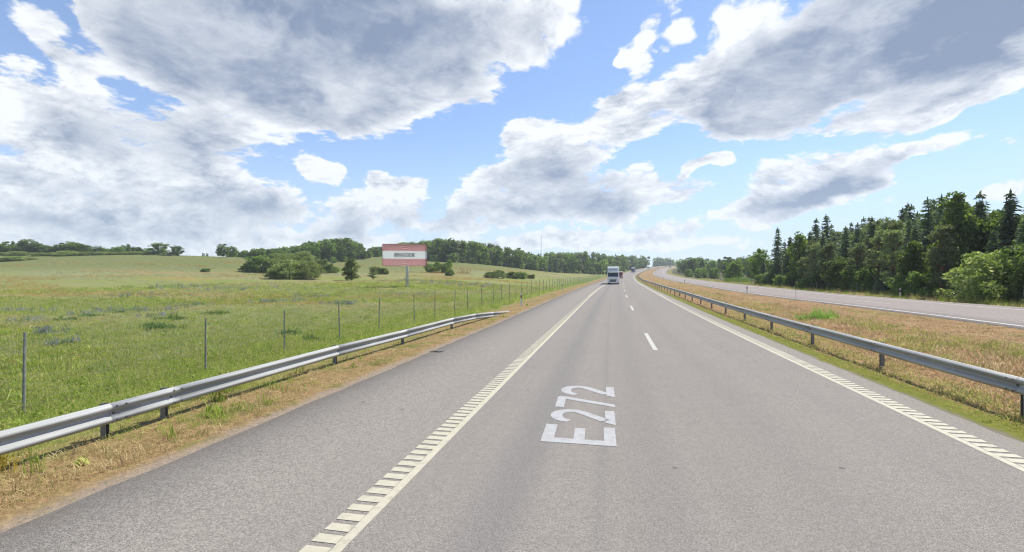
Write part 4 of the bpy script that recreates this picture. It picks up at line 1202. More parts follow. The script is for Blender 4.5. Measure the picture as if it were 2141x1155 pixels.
plant('willow', 'willow_bush', 'large rounded pale green willow bush at the right edge before the wood', 'bush', x, y, 4.35, .98, None, 1.1, None, 0, 4.6)
x, y = seen_xy(2185, 35.5)
plant('willow', 'willow_bush', 'pale green willow bush cut off by the right edge of the picture', 'bush', x, y, 4.6, .95, None, 2.7, None, 1, 4.6)

# --- trees between the far carriageway's bend and the wood
mid = [(1447, 300, 538, 'oak', 1.0, 'rounded dark tree at the inside of the bend, nearest the far road'), (1433, 330, 545, 'oak', .8, 'small tree at the tip of the grove in the bend'),
       (1468, 290, 540, 'birch', .9, 'leafy tree in the middle of the grove in the bend'), (1488, 285, 543, 'oak', .8, 'lower tree right of the middle of the grove in the bend'),
       (1505, 270, 541, 'pine', .8, 'dark tree behind the round tree right of the bend'), (1520, 265, 537, 'oak', .9, 'tall dark tree left behind the wood end'),
       (1550, 230, 535, 'oak', .9, 'dark leafy tree touching the left end of the wood'), (1570, 190, 533, 'oak', .7, 'leafy tree at the very left corner of the wood'),
       (1583, 150, 526, 'oak', .62, 'shrubby tree leaning on the left end of the wood')]
for px, d, top, k, w, lab in mid:
    x, y = seen_xy(px, d); z = gz(x, y)
    plant(k, {'oak': 'leafy_tree', 'birch': 'birch_tree', 'pine': 'pine_tree'}[k], lab, 'tree', x, y, height_to(top, d, z), w, None, None, z)
for px, d, top, w, kk, lab in [(1534, 150, 541, .72, 'oak', 'round dense green tree standing by itself left of the wood'), (1466, 210, 560, .62, 'birch', 'light green bush before the grove in the bend'),
                       (1494, 200, 560, .50, 'oak', 'darker green bush beside the light one before the grove'), (1440, 235, 561, .45, 'oak', 'small bush at the road edge before the grove')]:
    x, y = seen_xy(px, d); z = gz(x, y)
    plant('bush', 'round_tree' if d == 150 else 'roadside_bush', lab, 'tree' if d == 150 else 'bush', x, y, height_to(top, d, z), w * 1.5, None, None, z, None, 5.0)

# --- single trees and shrubs in the field
fld = [(735, 128, 538, 'birch', .95, 'field_tree', 'lone slender green tree in the field left of the billboard', 'tree'),
       (780, 126, 557, 'pine', .70, 'small_pine', 'small dark pine with spreading boughs between the lone tree and the billboard', 'tree'),
       (789, 162, 557, 'bush', .55, 'round_bush', 'left of two small round dark bushes left of the billboard', 'bush'), (803, 160, 559, 'bush', .50, 'round_bush', 'right of two small round dark bushes, closest to the billboard', 'bush'),
       (940, 160, 561, 'bush', .50, 'round_bush', 'small dark round bush alone right of the billboard', 'bush'),
       (898, 174, 551, 'oak', .55, 'young_tree', 'leftmost young tree of the group right of the billboard', 'tree'), (913, 177, 546, 'birch', .75, 'young_tree', 'tallest young tree of the group right of the billboard', 'tree'),
       (928, 175, 550, 'oak', .52, 'young_tree', 'rightmost young tree of the group right of the billboard', 'tree'), (938, 181, 542, 'birch', .65, 'young_tree', 'slim young tree behind the group right of the billboard', 'tree'),
       (1027, 158, 568, 'willow', .80, 'field_bush', 'greyish low bush, left one of three in the field', 'bush'), (1043, 160, 564, 'willow', .78, 'field_bush', 'taller greyish bush beside the left one of three in the field', 'bush'),
       (1072, 166, 567, 'bush', .85, 'field_bush', 'dark green bush in the middle of the field row', 'bush'), (1089, 171, 568, 'bush', .80, 'field_bush', 'dark green bush right of the middle one in the field row', 'bush'),
       (1110, 179, 573, 'bush', .62, 'field_bush', 'small dark bush at the right end of the field row', 'bush'),
       (430, 153, 561, 'bush', .50, 'field_bush', 'small dark green bush alone on the left hillside', 'bush'),
       (32, 199, 535, 'willow', 1.3, 'hillside_bush', 'low wide green bush on the slope below the left tree line', 'bush'), (62, 205, 538, 'willow', 1.0, 'hillside_bush', 'low bush at the right end of the shrub strip on the slope', 'bush'),
       (8, 197, 539, 'willow', 1.1, 'hillside_bush', 'low bush at the left picture edge on the slope', 'bush')]
for px, d, top, k, w, nm, lab, cat in fld:
    x, y = seen_xy(px, d); z = gz(x, y)
    plant(k, nm, lab, cat, x, y, max(.9, height_to(top, d, z)), w, None, None, z, None, {'willow': 4.6, 'bush': 5.0}.get(k, 10.0))
# the clump of willows
wl = [(605, 126, 541, 1.45, 'front willow of the big clump in the field, pale green and spreading'), (578, 124, 561, .85, 'low willow at the left foot of the front of the clump'),
      (640, 128, 545, 1.25, 'right front willow of the big clump in the field'), (545, 161, 533, 1.6, 'darker willow at the left back of the big clump'), (522, 162, 546, .95, 'small dark bush at the left end of the big clump'),
      (590, 160, 527, 1.7, 'tall willow rising at the back of the big clump'), (630, 170, 525, 1.6, 'tall pale willow at the right back of the big clump'), (672, 178, 541, 1.1, 'willow bush right of the big clump'),
      (690, 168, 549, .85, 'dark low bush right of the big clump'), (702, 180, 556, .6, 'small bush at the far right end of the clump')]
for j, (px, d, top, w, lab) in enumerate(wl):
    x, y = seen_xy(px, d); z = gz(x, y)
    dark = 'dark' in lab
    plant('bush' if dark else 'willow', 'willow_shrub' if not dark else 'dark_shrub', lab, 'bush', x, y, height_to(top, d, z), w, None, j * 1.3, z, j % 2, 5.0 if dark else 4.6, .25)
x, y = seen_xy(971, 175); z = gz(x, y)
t = thing('brush_heap', 'heap of reddish brown dead brush on the slope right of the billboard', 'brush heap', (x, y, z))
card_V = make_clumps(2.0, 2.4, -.5, 26, 30, .5, .22, 'dome', .2)
obj('dead_twigs', card_mesh('dead_twigs', card_V, M['scrub']), t)
x, y = seen_xy(1543, 132); z = gz(x, y)
t = thing('nettle_patch', 'bright green patch of tall herbs before the left end of the wood', 'herbs', (x, y, z))
obj('leaves', card_mesh('leaves', make_clumps(1.5, 3.6, -.4, 70, 34, .6, .17, 'dome', .3), M['herb']), t)

# --- the tree line along the left crest
crest = [(-8, 236, 510, .8, 'oak', 'leftmost leafy tree of the crest, cut by the picture edge'), (14, 238, 505, .8, 'oak', 'second leafy tree of the left crest'), (26, 246, 503, .45, 'birch', 'thin pale tree on the left crest'),
         (40, 236, 513, .75, 'oak', 'low tree left of the tallest one on the left crest'), (62, 240, 500, 1.15, 'oak', 'tallest broad tree on the left crest'), (78, 242, 508, .8, 'oak', 'tree close to the right of the tallest on the left crest'),
         (97, 238, 512, .75, 'oak', 'tree at the right end of the leftmost crest group'), (122, 236, 511, .85, 'oak', 'left tree of the broad group in the middle of the left crest'), (148, 238, 505, .95, 'oak', 'high middle tree of the broad group on the left crest'),
         (170, 240, 509, .85, 'oak', 'right tree of the broad group on the left crest'), (206, 236, 515, .65, 'oak', 'round tree after the gap on the left crest'), (224, 244, 520, .5, 'birch', 'pale thin tree after the round one on the left crest'),
         (248, 236, 515, .60, 'oak', 'tree with flat top right of the gap on the left crest'), (268, 244, 509, .5, 'birch', 'tree with a bare spike on top on the left crest'), (292, 236, 516, .60, 'birch', 'grey-green tree left of the two dark round ones'),
         (332, 232, 506, .85, 'oak', 'larger of two dark round trees on the left crest'), (370, 230, 513, .62, 'oak', 'smaller of two dark round trees, last before the bare crest'),
         (466, 228, 510, .70, 'oak', 'dark tree standing at the left end of the hill wood'), (484, 236, 514, .6, 'oak', 'second tree at the left end of the hill wood'),
         (4, 250, 509, .8, 'oak', 'tree behind the first two of the left crest'), (50, 252, 506, .8, 'oak', 'tree behind the left shoulder of the tallest on the crest'), (88, 252, 511, .8, 'oak', 'tree behind the right shoulder of the tallest on the crest'),
         (110, 248, 514, .7, 'birch', 'pale tree between the first two groups of the crest'), (135, 250, 508, .9, 'oak', 'tree behind the broad group, its left half'), (160, 252, 507, .9, 'oak', 'tree behind the broad group, its right half'),
         (182, 246, 513, .7, 'oak', 'last low tree of the broad group before the gap'), (214, 246, 517, .6, 'oak', 'small tree tucked behind the round one after the gap'), (238, 250, 517, .6, 'oak', 'small tree left of the flat topped one'),
         (258, 250, 513, .7, 'oak', 'tree between the flat topped one and the one with the spike'), (280, 250, 515, .6, 'oak', 'tree between the spiked one and the grey-green one'), (304, 248, 519, .55, 'oak', 'small tree between the grey-green and the larger dark round one')]
for px, d, top, w, k, lab in crest:
    x, y = seen_xy(px, d); z = gz(x, y)
    plant(k, 'crest_tree', lab, 'tree', x, y, max(3.0, height_to(top, d, z)), w * 1.15, None, None, z)
for px, top, w in [(5, 527, 1.0), (38, 525, 1.1), (85, 528, 1.0), (115, 528, .9), (140, 524, 1.2), (160, 525, 1.0), (185, 526, 1.1), (215, 526, .9), (240, 527, .8), (262, 526, 1.0), (285, 528, .9), (312, 528, .8), (350, 529, .7)]:
    d = 229 + (px % 7); x, y = seen_xy(px, d); z = gz(x, y)
    plant('willow', 'crest_bush', 'low green bush under the trees of the left crest', 'bush', x, y, max(1.6, height_to(top, d, z)), w * 1.35, 'low bushes under the trees of the left crest', None, z, None, 4.6)
for px, w in ((425, .35), (433, .28)):
    d = 330; x, y = seen_xy(px, d)
    plant('oak', 'distant_tree', 'tiny tree peeping over the bare left crest', 'tree', x, y, height_to(529, d, gz(x, y)), w, 'two tiny trees over the bare crest')

# --- the wooded hills: the trees that show are objects, the hidden bulk is one mass
SK_X = [440, 490, 540, 570, 600, 640, 680, 720, 745, 758, 766, 775, 800, 850, 890, 930, 980, 1020, 1060, 1090, 1120, 1150, 1200, 1240, 1290, 1340, 1380, 1410, 1440]
SK_Y = [540, 524, 520, 518, 515, 509, 500, 497, 503, 514, 524, 515, 513, 504, 500, 496, 499, 505, 515, 522, 530, 528, 523, 521, 526, 530, 534, 545, 553]
FR_X = [480, 560, 640, 700, 760, 800, 860, 900, 950, 1000, 1060, 1100, 1150, 1200, 1260, 1300, 1350, 1400, 1440]
FR_Z = [245, 250, 262, 270, 300, 330, 310, 290, 285, 290, 300, 310, 330, 345, 375, 420, 500, 600, 680]
cand = []
px = 490.0
while px < 1440:
    zf = float(np.interp(px, FR_X, FR_Z))
    for r in range(15):
        d = zf + r * 7.0 + RNG.uniform(-2.5, 2.5)
        p = px + RNG.uniform(-6, 6) * 1.2
        x, y = seen_xy(p, d)
        cand.append((p, d, x, y))
    px += 5200.0 / zf / 1.0
cand = np.array(cand)
zc = ground(cand[:, 2], cand[:, 3])
so_, oo_, _ = OWN.near(cand[:, 2], cand[:, 3])
ok = (oo_ < -14)
cand, zc = cand[ok], zc[ok]
ysk = np.interp(cand[:, 0], SK_X, SK_Y) + RNG.uniform(0, 5, len(cand))
Hs = CAM_H + (577.5 - ysk) * cand[:, 1] / 1000 - zc
Hs = np.minimum(Hs, RNG.uniform(10, 16.5, len(cand)))
good = Hs > 4.0
cand, zc, Hs = cand[good], zc[good], Hs[good]
order = np.argsort(cand[:, 1])
hor = np.full(1200, 1e9); vis = np.zeros(len(cand))
for i in order:
    p, d = cand[i, 0], cand[i, 1]
    a, b_ = int(p - 2600 / d * 1.0) - 400, int(p + 2600 / d) - 400
    a, b_ = max(a, 0), min(b_ + 1, 1200)
    if a >= b_: continue
    top = 577.5 - (zc[i] + Hs[i] - CAM_H) * 1000 / d
    seen = np.clip(np.minimum(hor[a:b_], 577.5 - (zc[i] - CAM_H) * 1000 / d) - top, 0, None)
    vis[i] = seen.sum()
    hor[a:b_] = np.minimum(hor[a:b_], top + 1.5)
pick = np.argsort(-vis)[:285]
rest = [i for i in np.argsort(-vis)[285:] if vis[i] > 0.5]
FL = {'oak': ('far_leafy_tree', 'rounded leafy tree on the distant wooded hill'), 'birch': ('far_birch', 'light green birch on the distant wooded hill'),
      'spruce': ('far_spruce', 'dark pointed spruce on the distant wooded hill'), 'pine': ('far_pine', 'dark pine on the distant wooded hill')}
def far_kind(p):
    if p < 770: pr = [.74, .14, .04, .08]
    elif p < 1120: pr = [.40, .20, .20, .20]
    else: pr = [.38, .16, .24, .22]
    return RNG.choice(['oak', 'birch', 'spruce', 'pine'], p=pr)
mass_V, mass_k = {k: [] for k in FAR}, 0
for i in list(pick) + rest:
    p, d, x, y = cand[i]; k = far_kind(p)
    me = FAR[k][RNG.integers(len(FAR[k]))]
    sx = float(np.clip(Hs[i] / 10, .6, 1.4)) * RNG.uniform(.85, 1.15) * (1.15 if k in ('oak',) else 1.0)
    rz = RNG.uniform(0, 6.28)
    if i in rest:
        mass_V[k].append((me, x, y, zc[i], sx, Hs[i] / 10, rz)); continue
    o = obj(FL[k][0], me, None, (x, y, zc[i] - .3), rz); o.scale = (sx, sx, Hs[i] / 10)
    tag(o, FL[k][1], 'tree', 'trees of the distant wooded hills: ' + k.replace('oak', 'leafy'))
for j in range(40):                                         # shrubs along the foot of the hill woods
    p = 520 + j * 19.5 + RNG.uniform(-8, 8); d = float(np.interp(p, FR_X, FR_Z)) - RNG.uniform(1, 9)
    x, y = seen_xy(p, d)
    o = obj('edge_shrub', FAR['oak'][int(RNG.integers(3))], None, (x, y, gz(x, y) - .4), RNG.uniform(0, 6.28))
    h = RNG.uniform(.26, .62); w = h * RNG.uniform(1.1, 1.7); o.scale = (w, w, h)
    tag(o, 'low green shrub at the foot of the distant hill wood', 'bush', 'shrubs along the foot of the hill woods')
# dark rows closing the view behind the bend
for j in range(44):
    if j < 22: p, d, top = 1424 + j * 7.6 + RNG.uniform(-3, 3), RNG.uniform(350, 410), RNG.uniform(537, 546)
    else: p, d, top = 1366 + (j - 22) * 3.6 + RNG.uniform(-2, 2), RNG.uniform(880, 960), None
    if top is None: top = np.interp(p, [1360, 1400, 1425, 1450], [533, 541, 549, 551]) + RNG.uniform(-1, 2)
    x, y = seen_xy(p, d); z = gz(x, y); k = ['oak', 'pine', 'spruce', 'oak'][int(RNG.integers(4))]
    H = height_to(top, d, z)
    if H < 3: continue
    H = min(H, 26.0)
    o = obj(FL[k][0], FAR[k][int(RNG.integers(len(FAR[k])))], None, (x, y, z - .3), RNG.uniform(0, 6.28))
    w = max(.8, H / 10 * .9); o.scale = (w * 1.25, w * 1.25, H / 10)
    if j < 22: tag(o, 'dark tree in the row behind the grove in the bend', 'tree', 'trees behind the grove in the bend')
    else: tag(o, 'tiny dark tree where both carriageways vanish', 'tree', 'trees where the carriageways vanish')
allV, allF, allM, mats = [], [], [], []
off_ = 0
for k, L in mass_V.items():
    if not L: continue
    mi = len(mats); mats.append(M[k])
    for (me, x, y, z, sx, sz, rz) in L:
        n = len(me.vertices) - 10
        co = np.empty(len(me.vertices) * 3, dtype=np.float32); me.vertices.foreach_get('co', co); co = co.reshape(-1, 3)[:n]
        c, s_ = math.cos(rz) * sx, math.sin(rz) * sx
        allV.append(np.c_[co[:, 0] * c - co[:, 1] * s_ + x, co[:, 0] * s_ + co[:, 1] * c + y, co[:, 2] * sz + z - .3])
        allF.append(np.arange(n).reshape(-1, 4) + off_); off_ += n
        allM += [mi] * (n // 4)
if allV:
    tag(obj('distant_forest', mesh_of('distant_forest', np.concatenate(allV), np.concatenate(allF), mats, False, allM)),
        'dense trees filling the distant wooded hills behind their front trees', 'forest', None, 'stuff')

# ------------------------------------------------------------------ grass and herbs: nobody could count them, so each kind is one object of instanced tufts
def blade_mat(name, trans=0.5):
    m = bpy.data.materials.new(name); m.use_nodes = True
    nt = m.node_tree; b = nt.nodes['Principled BSDF']; out = nt.nodes['Material Output']
    tint = node(nt, 'Attribute', 0, {}, attribute_name='tint', attribute_type='INSTANCER')
    isl = node(nt, 'NewGeometry', 8)
    c = vmath(nt, 'SCALE', tint, isl * 0.80 + 1.38)
    put(nt, b.inputs['Base Color'], c); b.inputs['Roughness'].default_value = 0.6; b.inputs['Specular IOR Level'].default_value = 0.2
    t = nt.nodes.new('ShaderNodeBsdfTranslucent'); put(nt, t.inputs['Color'], c)
    mx = nt.nodes.new('ShaderNodeMixShader'); mx.inputs[0].default_value = trans
    nt.links.new(b.outputs[0], mx.inputs[1]); nt.links.new(t.outputs[0], mx.inputs[2]); nt.links.new(mx.outputs[0], out.inputs[0])
    return m
M['blade'] = blade_mat('grass_blades', 0.5)
M['petal'] = blade_mat('flower_heads', 0.25)

def tuft(name, n, h, spread, w, bend, heads=0, head_size=.02, mat=None):
    """a tuft one unit across: curved two-piece blades, some carrying a seed head or flower"""
    V, F = [], []
    for _ in range(n):
        a = RNG.uniform(0, 6.28); r = spread * RNG.uniform(0, 1) ** .5
        b0 = np.array([math.cos(a) * r, math.sin(a) * r, -.02]); d = RNG.uniform(0, 6.28); dv = np.array([math.cos(d), math.sin(d), 0])
        H = h * RNG.uniform(.55, 1.1); bd = bend * RNG.uniform(.2, 1.2) * H
        sd = np.array([-dv[1], dv[0], 0]) * w * RNG.uniform(.7, 1.3)
        p1 = b0 + dv * bd * .3 + np.array([0, 0, H * .58]); p2 = b0 + dv * bd + np.array([0, 0, H])
        k = len(V)
        V += [b0 - sd, b0 + sd, p1 + sd * .75, p1 - sd * .75, p2 + sd * .12, p2 - sd * .12]
        F += [(k, k + 1, k + 2, k + 3), (k + 3, k + 2, k + 4, k + 5)]
        if heads and RNG.random() < heads:
            k = len(V); s = head_size * RNG.uniform(.7, 1.3)
            u = rdirs(1)[0] * s; v = np.cross(u, rdirs(1)[0]); v = v / (np.linalg.norm(v) + 1e-9) * s
            V += [p2 - u, p2 + v, p2 + u, p2 - v]; F.append((k, k + 1, k + 2, k + 3))
            V += [p2 - v + [0, 0, -s], p2 + u * .6, p2 + [0, 0, s * 1.6], p2 - u * .6]; k += 4; F.append((k, k + 1, k + 2, k + 3))
    return mesh_of(name, np.array(V), np.array(F), mat or M['blade'])

def scatter(name, label, tufts, pts, scale, tint, upright=0.15, zscale=None):
    """points become instances of the tufts; tint rides along as an instance attribute"""
    n = len(pts)
    z = ground(pts[:, 0], pts[:, 1])
    me = bpy.data.meshes.new(name); me.vertices.add(n)
    me.vertices.foreach_set('co', np.c_[pts, z].astype(np.float32).ravel())
    def A(nm, ty, key, v):
        a = me.attributes.new(nm, ty, 'POINT'); a.data.foreach_set(key, np.asarray(v, dtype=np.float32).ravel())
    zs = scale if zscale is None else zscale
    A('tint', 'FLOAT_COLOR', 'color', np.c_[tint, np.ones(n)])
    A('size', 'FLOAT_VECTOR', 'vector', np.c_[scale, scale, zs])
    A('turn', 'FLOAT_VECTOR', 'vector', np.c_[RNG.normal(0, upright, n), RNG.normal(0, upright, n), RNG.uniform(0, 6.28, n)])
    a = me.attributes.new('pick', 'INT', 'POINT'); a.data.foreach_set('value', RNG.integers(0, len(tufts), n).astype(np.int32))
    col = bpy.data.collections.new(name + '_tufts')
    for t in tufts: col.objects.link(bpy.data.objects.new(t.name, t))
    g = bpy.data.node_groups.new(name, 'GeometryNodeTree')
    g.interface.new_socket('Geometry', in_out='INPUT', socket_type='NodeSocketGeometry')
    g.interface.new_socket('Geometry', in_out='OUTPUT', socket_type='NodeSocketGeometry')
    N = g.nodes.new
    i, o, m2p, iop, ci = N('NodeGroupInput'), N('NodeGroupOutput'), N('GeometryNodeMeshToPoints'), N('GeometryNodeInstanceOnPoints'), N('GeometryNodeCollectionInfo')
    ci.inputs['Collection'].default_value = col; ci.inputs['Separate Children'].default_value = True; ci.inputs['Reset Children'].default_value = True
    def named(nm, ty):
        a = N('GeometryNodeInputNamedAttribute'); a.data_type = ty; a.inputs['Name'].default_value = nm; return a.outputs['Attribute']
    L = g.links.new
    L(i.outputs[0], m2p.inputs[0]); L(m2p.outputs[0], iop.inputs['Points']); L(ci.outputs[0], iop.inputs['Instance'])
    iop.inputs['Pick Instance'].default_value = True
    L(named('pick', 'INT'), iop.inputs['Instance Index'])
    e = N('FunctionNodeEulerToRotation'); L(named('turn', 'FLOAT_VECTOR'), e.inputs[0]); L(e.outputs[0], iop.inputs['Rotation'])
    L(named('size', 'FLOAT_VECTOR'), iop.inputs['Scale'])
    L(iop.outputs[0], o.inputs[0])
    ob = obj(name, me); md = ob.modifiers.new('scatter', 'NODES'); md.node_group = g
    return tag(ob, label, None, None, 'stuff')

def pnoise(x, y, sc, seed=0.0):
    """cheap smooth noise for patches, 0..1"""
    out = np.zeros_like(x); amp = 1.0; tot = 0
    r = np.random.default_rng(int(seed * 10) + 3)
    for k in range(4):
        for _ in range(3):
            a = r.uniform(0, 6.28); ph = r.uniform(0, 6.28); f = sc * 2 ** k * r.uniform(.7, 1.3)
            out += amp * np.sin((x * math.cos(a) + y * math.sin(a)) * f + ph + 1.3 * np.sin((x * math.sin(a) - y * math.cos(a)) * f * .7 + ph * 2)); 
        tot += amp * 1.7; amp *= .55
    return np.clip(.5 + .5 * out / tot, 0, 1)

def pick_col(n, cols, w):
    c = np.array(cols)[RNG.choice(len(cols), n, p=np.array(w) / sum(w))]
    return c * RNG.uniform(.8, 1.2, (n, 1))

def cone_pts(n, r0, r1, a0, a1, power=1.0):
    """spread by bearing and by distance, denser close to the camera"""
    u = RNG.uniform(0, 1, n) ** power
    r = r0 * (r1 / r0) ** u; a = np.radians(RNG.uniform(a0, a1, n))
    return np.c_[r * np.sin(a), r * np.cos(a)]

T_FINE = [tuft('grass_tuft', 16, .34, .14, .0065, .45) for _ in range(3)]
T_TALL = [tuft('tall_grass_tuft', 14, .62, .14, .006, .38, .55, .022) for _ in range(3)]
T_WIDE = [tuft('grass_clump', 26, .30, .42, .012, .45, .15, .025) for _ in range(4)]
T_WEED = [tuft('weed', 18, .26, .17, .022, .9) for _ in range(3)]
T_SHORT = [tuft('short_grass_tuft', 20, .13, .22, .006, .7) for _ in range(3)]
T_FLOWER = [tuft('flower_stem', 13, .42, .25, .006, .25, .95, .030) for _ in range(2)]
T_SPIKE = [tuft('herb_spike', 12, .60, .22, .017, .2, .95, .045) for _ in range(2)]

LUSH = [(.150, .200, .030), (.190, .235, .044), (.235, .245, .070), (.118, .162, .026)]
STRAW = [(.27, .205, .10), (.33, .265, .14), (.22, .155, .075), (.20, .19, .065)]
BURNT = [(.265, .19, .10), (.32, .24, .14), (.235, .15, .08), (.20, .175, .07)]

def own_so(p):
    s, o, _ = OWN.near(p[:, 0], p[:, 1]); return s, o
def opp_so(p):
    s, o, _ = OPP.near(p[:, 0], p[:, 1]); return s, o

# meadow
P_ = cone_pts(52000, 13, 120, -68, 8); s, o = own_so(P_); k = o < -13.5; P_ = P_[k]
r = np.hypot(P_[:, 0], P_[:, 1]); n = len(P_)
pa = pnoise(P_[:, 0], P_[:, 1], .10, 1); pb = pnoise(P_[:, 0], P_[:, 1] * 2.2, .06, 2)
col = pick_col(n, LUSH + [(.27, .24, .10)], [3, 3, 3, 2, 2.0])
dry = (pb > .56)[:, None] & (RNG.random((n, 1)) < np.clip((r[:, None] - 18) / 60, .08, .70))
col = np.where(dry, pick_col(n, STRAW + [(.27, .26, .13)], [2, 2, 1.2, 3, 3]), col)
scatter('meadow_grass', 'green and straw-coloured grass covering the field', T_WIDE, P_, (.75 + r * .011) * RNG.uniform(.7, 1.35, n), col, .12, (.30 + r * .0040) * RNG.uniform(.5, 1.6, n) * (.75 + .6 * pa))
# lush strip by the fence and behind the rail
P_ = cone_pts(42000, 5.5, 110, -75, 10); s, o = own_so(P_); w = 8.6 + 1.2 * (pnoise(P_[:, 0], P_[:, 1], .5, 4) - .5)
k = (o < -w) & (o > -16.5); P_ = P_[k]; r = np.hypot(P_[:, 0], P_[:, 1]); n = len(P_)
col = pick_col(n, LUSH + [(.26, .23, .09)], [3, 3, 3, 1, 1.2])
scatter('verge_grass', 'tall lush grass along the wire fence and behind the left guard rail', T_FINE + T_TALL, P_, (.85 + r * .008) * RNG.uniform(.7, 1.3, n), col, .15, RNG.uniform(.30, .95, n) * .75)
# dry verge between rail and asphalt
P_ = cone_pts(32000, 3.6, 120, -88, 12); s, o = own_so(P_)
edge = 6.02 + .35 * pnoise(P_[:, 0], P_[:, 1], 1.4, 5); k = (o < -edge) & (o > -9.4); P_ = P_[k]; o = o[k]; n = len(P_); r = np.hypot(P_[:, 0], P_[:, 1])
pg = pnoise(P_[:, 0], P_[:, 1], 1.1, 6)
col = np.where((pg + (-o - 7.5) * .16 > .56)[:, None], pick_col(n, LUSH + [(.25, .22, .08)], [2, 2, 3, 1, 2]), pick_col(n, STRAW, [3, 3, 2, 2]))
scatter('dry_verge_grass', 'short dry straw grass between the left guard rail and the asphalt', T_SHORT * 2 + T_FINE[:1], P_, (.75 + r * .007) * RNG.uniform(.6, 1.2, n), col, .25, RNG.uniform(.25, .80, n) * .62)
P_ = cone_pts(420, 3.8, 45, -80, 10); s, o = own_so(P_); k = (o < -6.2) & (o > -8.2); P_ = P_[k]; n = len(P_)
scatter('verge_weeds', 'single green weeds standing in the dry left verge', T_WEED + T_FINE * 2, P_, RNG.uniform(.4, .9, n), pick_col(n, LUSH, [3, 3, 2, 1]), .2)
# median: moss rim, burnt grass with green streaks
P_ = cone_pts(26000, 5, 150, 0, 62); s, o = own_so(P_); k = (o > 6.18 + .25 * pnoise(P_[:, 0], P_[:, 1], 1.5, 7)) & (o < 7.25); P_ = P_[k]; n = len(P_); r = np.hypot(P_[:, 0], P_[:, 1])
scatter('mossy_rim', 'low mossy green growth along the right edge of the asphalt', T_SHORT, P_, (.6 + r * .012) * RNG.uniform(.6, 1.2, n), pick_col(n, [(.17, .19, .03), (.22, .22, .045), (.13, .15, .025), (.28, .20, .09)], [3, 3, 2, 1.5]), .3, RNG.uniform(.2, .5, n))
P_ = cone_pts(60000, 7, 220, 4, 62); s, o = own_so(P_); s2, q = opp_so(P_); k = (o > 7.0) & (q < -.85); P_ = P_[k]; o = o[k]; s = s[k]; q = q[k]; n = len(P_); r = np.hypot(P_[:, 0], P_[:, 1])
st = pnoise(o * 1.0, s * .12, 1.1, 8)
col = np.where((st > .57)[:, None] & (RNG.random((n, 1)) < .7), pick_col(n, [(.20, .20, .06), (.26, .23, .085), (.17, .19, .045)], [2, 2, 2]), pick_col(n, BURNT, [3, 3, 2, 1]))
scatter('median_grass', 'burnt orange-brown grass with green streaks on the median', T_WIDE + T_SHORT * 2, P_, (.55 + r * .009) * RNG.uniform(.7, 1.25, n), col, .22, RNG.uniform(.18, .62, n) * np.where(o < 8.6, .6, 1.0) * np.where(q > -3.2, .38, 1.0))
px_, d_ = seen_xy(1712, 27.0)
P_ = np.array([px_, d_]) + RNG.normal(0, [.42, .42], (60, 2))
scatter('green_weed_clump', 'bright green clump of weeds in the dry median behind the right guard rail', T_TALL + T_WEED, P_, RNG.uniform(.6, 1.1, 60), pick_col(60, [(.11, .20, .03), (.15, .25, .045)], [1, 1]), .2)
# strip between the far carriageway and the wood
P_ = cone_pts(36000, 30, 260, 10, 48); s, q = opp_so(P_); k = (q > 10.0) & (q < 15.5); P_ = P_[k]; n = len(P_); r = np.hypot(P_[:, 0], P_[:, 1])
scatter('far_verge_grass', 'uneven green and straw grass at the foot of the dark wood', T_TALL + T_WIDE, P_, (.6 + r * .006) * RNG.uniform(.7, 1.3, n), pick_col(n, LUSH + STRAW, [2, 2, 2, 1, 1.5, 2, 1, 1]), .15, RNG.uniform(.4, 1.1, n))
# flowers of the meadow: pale daisies, sorrel, bluish herbs, dark docks, yellow
P_ = cone_pts(46000, 20, 260, -66, 2, .9); s, o = own_so(P_); pa = pnoise(P_[:, 0], P_[:, 1] * 1.8, .055, 11); k = (o < -17) & (pa > .60); P_ = P_[k]; n = len(P_); r = np.hypot(P_[:, 0], P_[:, 1])
scatter('pale_flowers', 'whitish flower and seed heads scattered over the field', T_FLOWER, P_, (.5 + r * .007) * RNG.uniform(.7, 1.2, n), pick_col(n, [(.25, .26, .13), (.22, .22, .095), (.28, .28, .18)], [2, 2, 1.5]), .12, (.42 + r * .003) * RNG.uniform(.6, 1.1, n))
P_ = cone_pts(40000, 40, 260, -66, 0, .8); s, o = own_so(P_); pa = pnoise(P_[:, 0], P_[:, 1] * 2.4, .05, 12); k = (o < -22) & (pa > .68); P_ = P_[k]; n = len(P_); r = np.hypot(P_[:, 0], P_[:, 1])
scatter('sorrel', 'orange-brown sorrel patches across the field', T_FLOWER, P_, (.5 + r * .008) * RNG.uniform(.7, 1.2, n), pick_col(n, [(.27, .19, .07), (.30, .23, .09), (.24, .14, .055)], [2, 2, 1]), .12, (.45 + r * .0025) * RNG.uniform(.6, 1.1, n))
spots = []
for (px_, d_, nn, sx) in [(265, 46, 60, 2.6), (180, 40, 14, .8), (40, 46, 30, 1.6), (60, 33, 16, .7), (110, 26.5, 22, .55), (130, 22.5, 14, .4), (600, 62, 40, 1.8), (560, 60, 24, 1.2), (718, 54, 46, 1.3), (650, 70, 40, 2.0), (850, 72, 30, 1.6), (735, 52, 16, .5), (330, 38, 16, .8), (400, 55, 30, 1.8), (380, 90, 60, 4), (520, 85, 60, 4), (300, 70, 40, 3), (920, 100, 60, 4), (1000, 105, 60, 4), (870, 110, 60, 5)]:
    x, y = seen_xy(px_, d_)
    spots.append(np.array([x, y]) + RNG.normal(0, [sx, sx * .8], (max(6, int(nn * .7)), 2)))
P_ = np.concatenate(spots); n = len(P_); r = np.hypot(P_[:, 0], P_[:, 1])
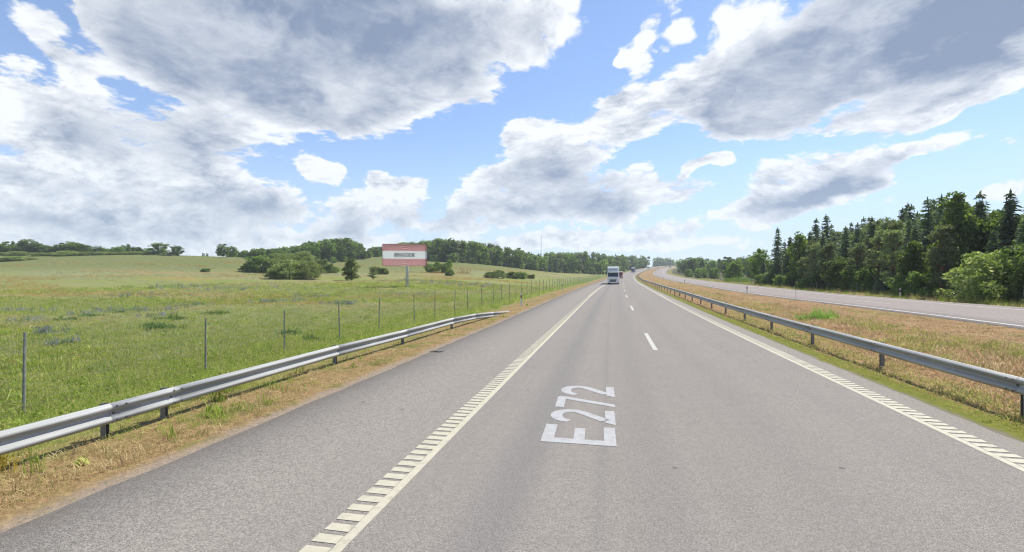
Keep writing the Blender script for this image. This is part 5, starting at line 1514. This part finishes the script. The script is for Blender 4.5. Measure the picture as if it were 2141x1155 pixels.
scatter('bluish_herbs', 'grey-blue flowering herbs in patches of the field', T_SPIKE, P_, (.9 + r * .006) * RNG.uniform(.7, 1.2, n), pick_col(n, [(.155, .175, .150), (.165, .175, .185), (.14, .18, .07)], [2, 1.6, 2.2]), .15, RNG.uniform(.45, .85, n) * (1 + r * .003))
spots = []
for (px_, d_, nn, sx) in [(335, 29, 26, .55), (318, 30, 14, .4), (185, 38, 12, .5), (250, 43, 8, .3), (365, 35, 14, .5), (450, 40, 14, .5), (610, 27, 12, .4), (655, 25, 8, .3), (140, 34, 8, .3)]:
    x, y = seen_xy(px_, d_)
    spots.append(np.array([x, y]) + RNG.normal(0, [sx, sx * .6], (nn, 2)))
P_ = np.concatenate(spots); n = len(P_)
scatter('dark_docks', 'dark green broad-leaved weeds in the field behind the fence', T_WEED, P_, RNG.uniform(1.0, 1.9, n), pick_col(n, [(.055, .095, .025), (.075, .12, .03)], [1, 1]), .2)
P_ = np.concatenate([cone_pts(70, 16, 45, -66, -20), np.array([OWN.at(RNG.uniform(3.6, 5.0), -7.9 + RNG.normal(0, .2))[:2] for _ in range(26)])]); s, o = own_so(P_); k = o < -7.4; P_ = P_[k]; n = len(P_)
scatter('yellow_flowers', 'small yellow flowers by the left guard rail and in the field', T_FLOWER, P_, RNG.uniform(.30, .55, n), pick_col(n, [(.34, .26, .03), (.30, .23, .04)], [1, 1]), .15)

# ------------------------------------------------------------------ the summer air: one closed box of thin, even haze round everything
hz = bpy.data.materials.new('haze'); hz.use_nodes = True
_h = hz.node_tree
for nd in list(_h.nodes):
    if nd.type != 'OUTPUT_MATERIAL': _h.nodes.remove(nd)
pv = _h.nodes.new('ShaderNodeVolumePrincipled')
pv.inputs['Color'].default_value = (0.80, 0.88, 1.0, 1)
pv.inputs['Density'].default_value = 0.00024
pv.inputs['Anisotropy'].default_value = 0.2
_h.links.new(pv.outputs[0], _h.nodes['Material Output'].inputs['Volume'])
_z0 = float(zg.min()) - 1.0
hb = MB().box((0, 0, (_z0 + 96) / 2), (8600, 8600, 96 - _z0)).build('haze', hz)
tag(hb, kind='stuff')
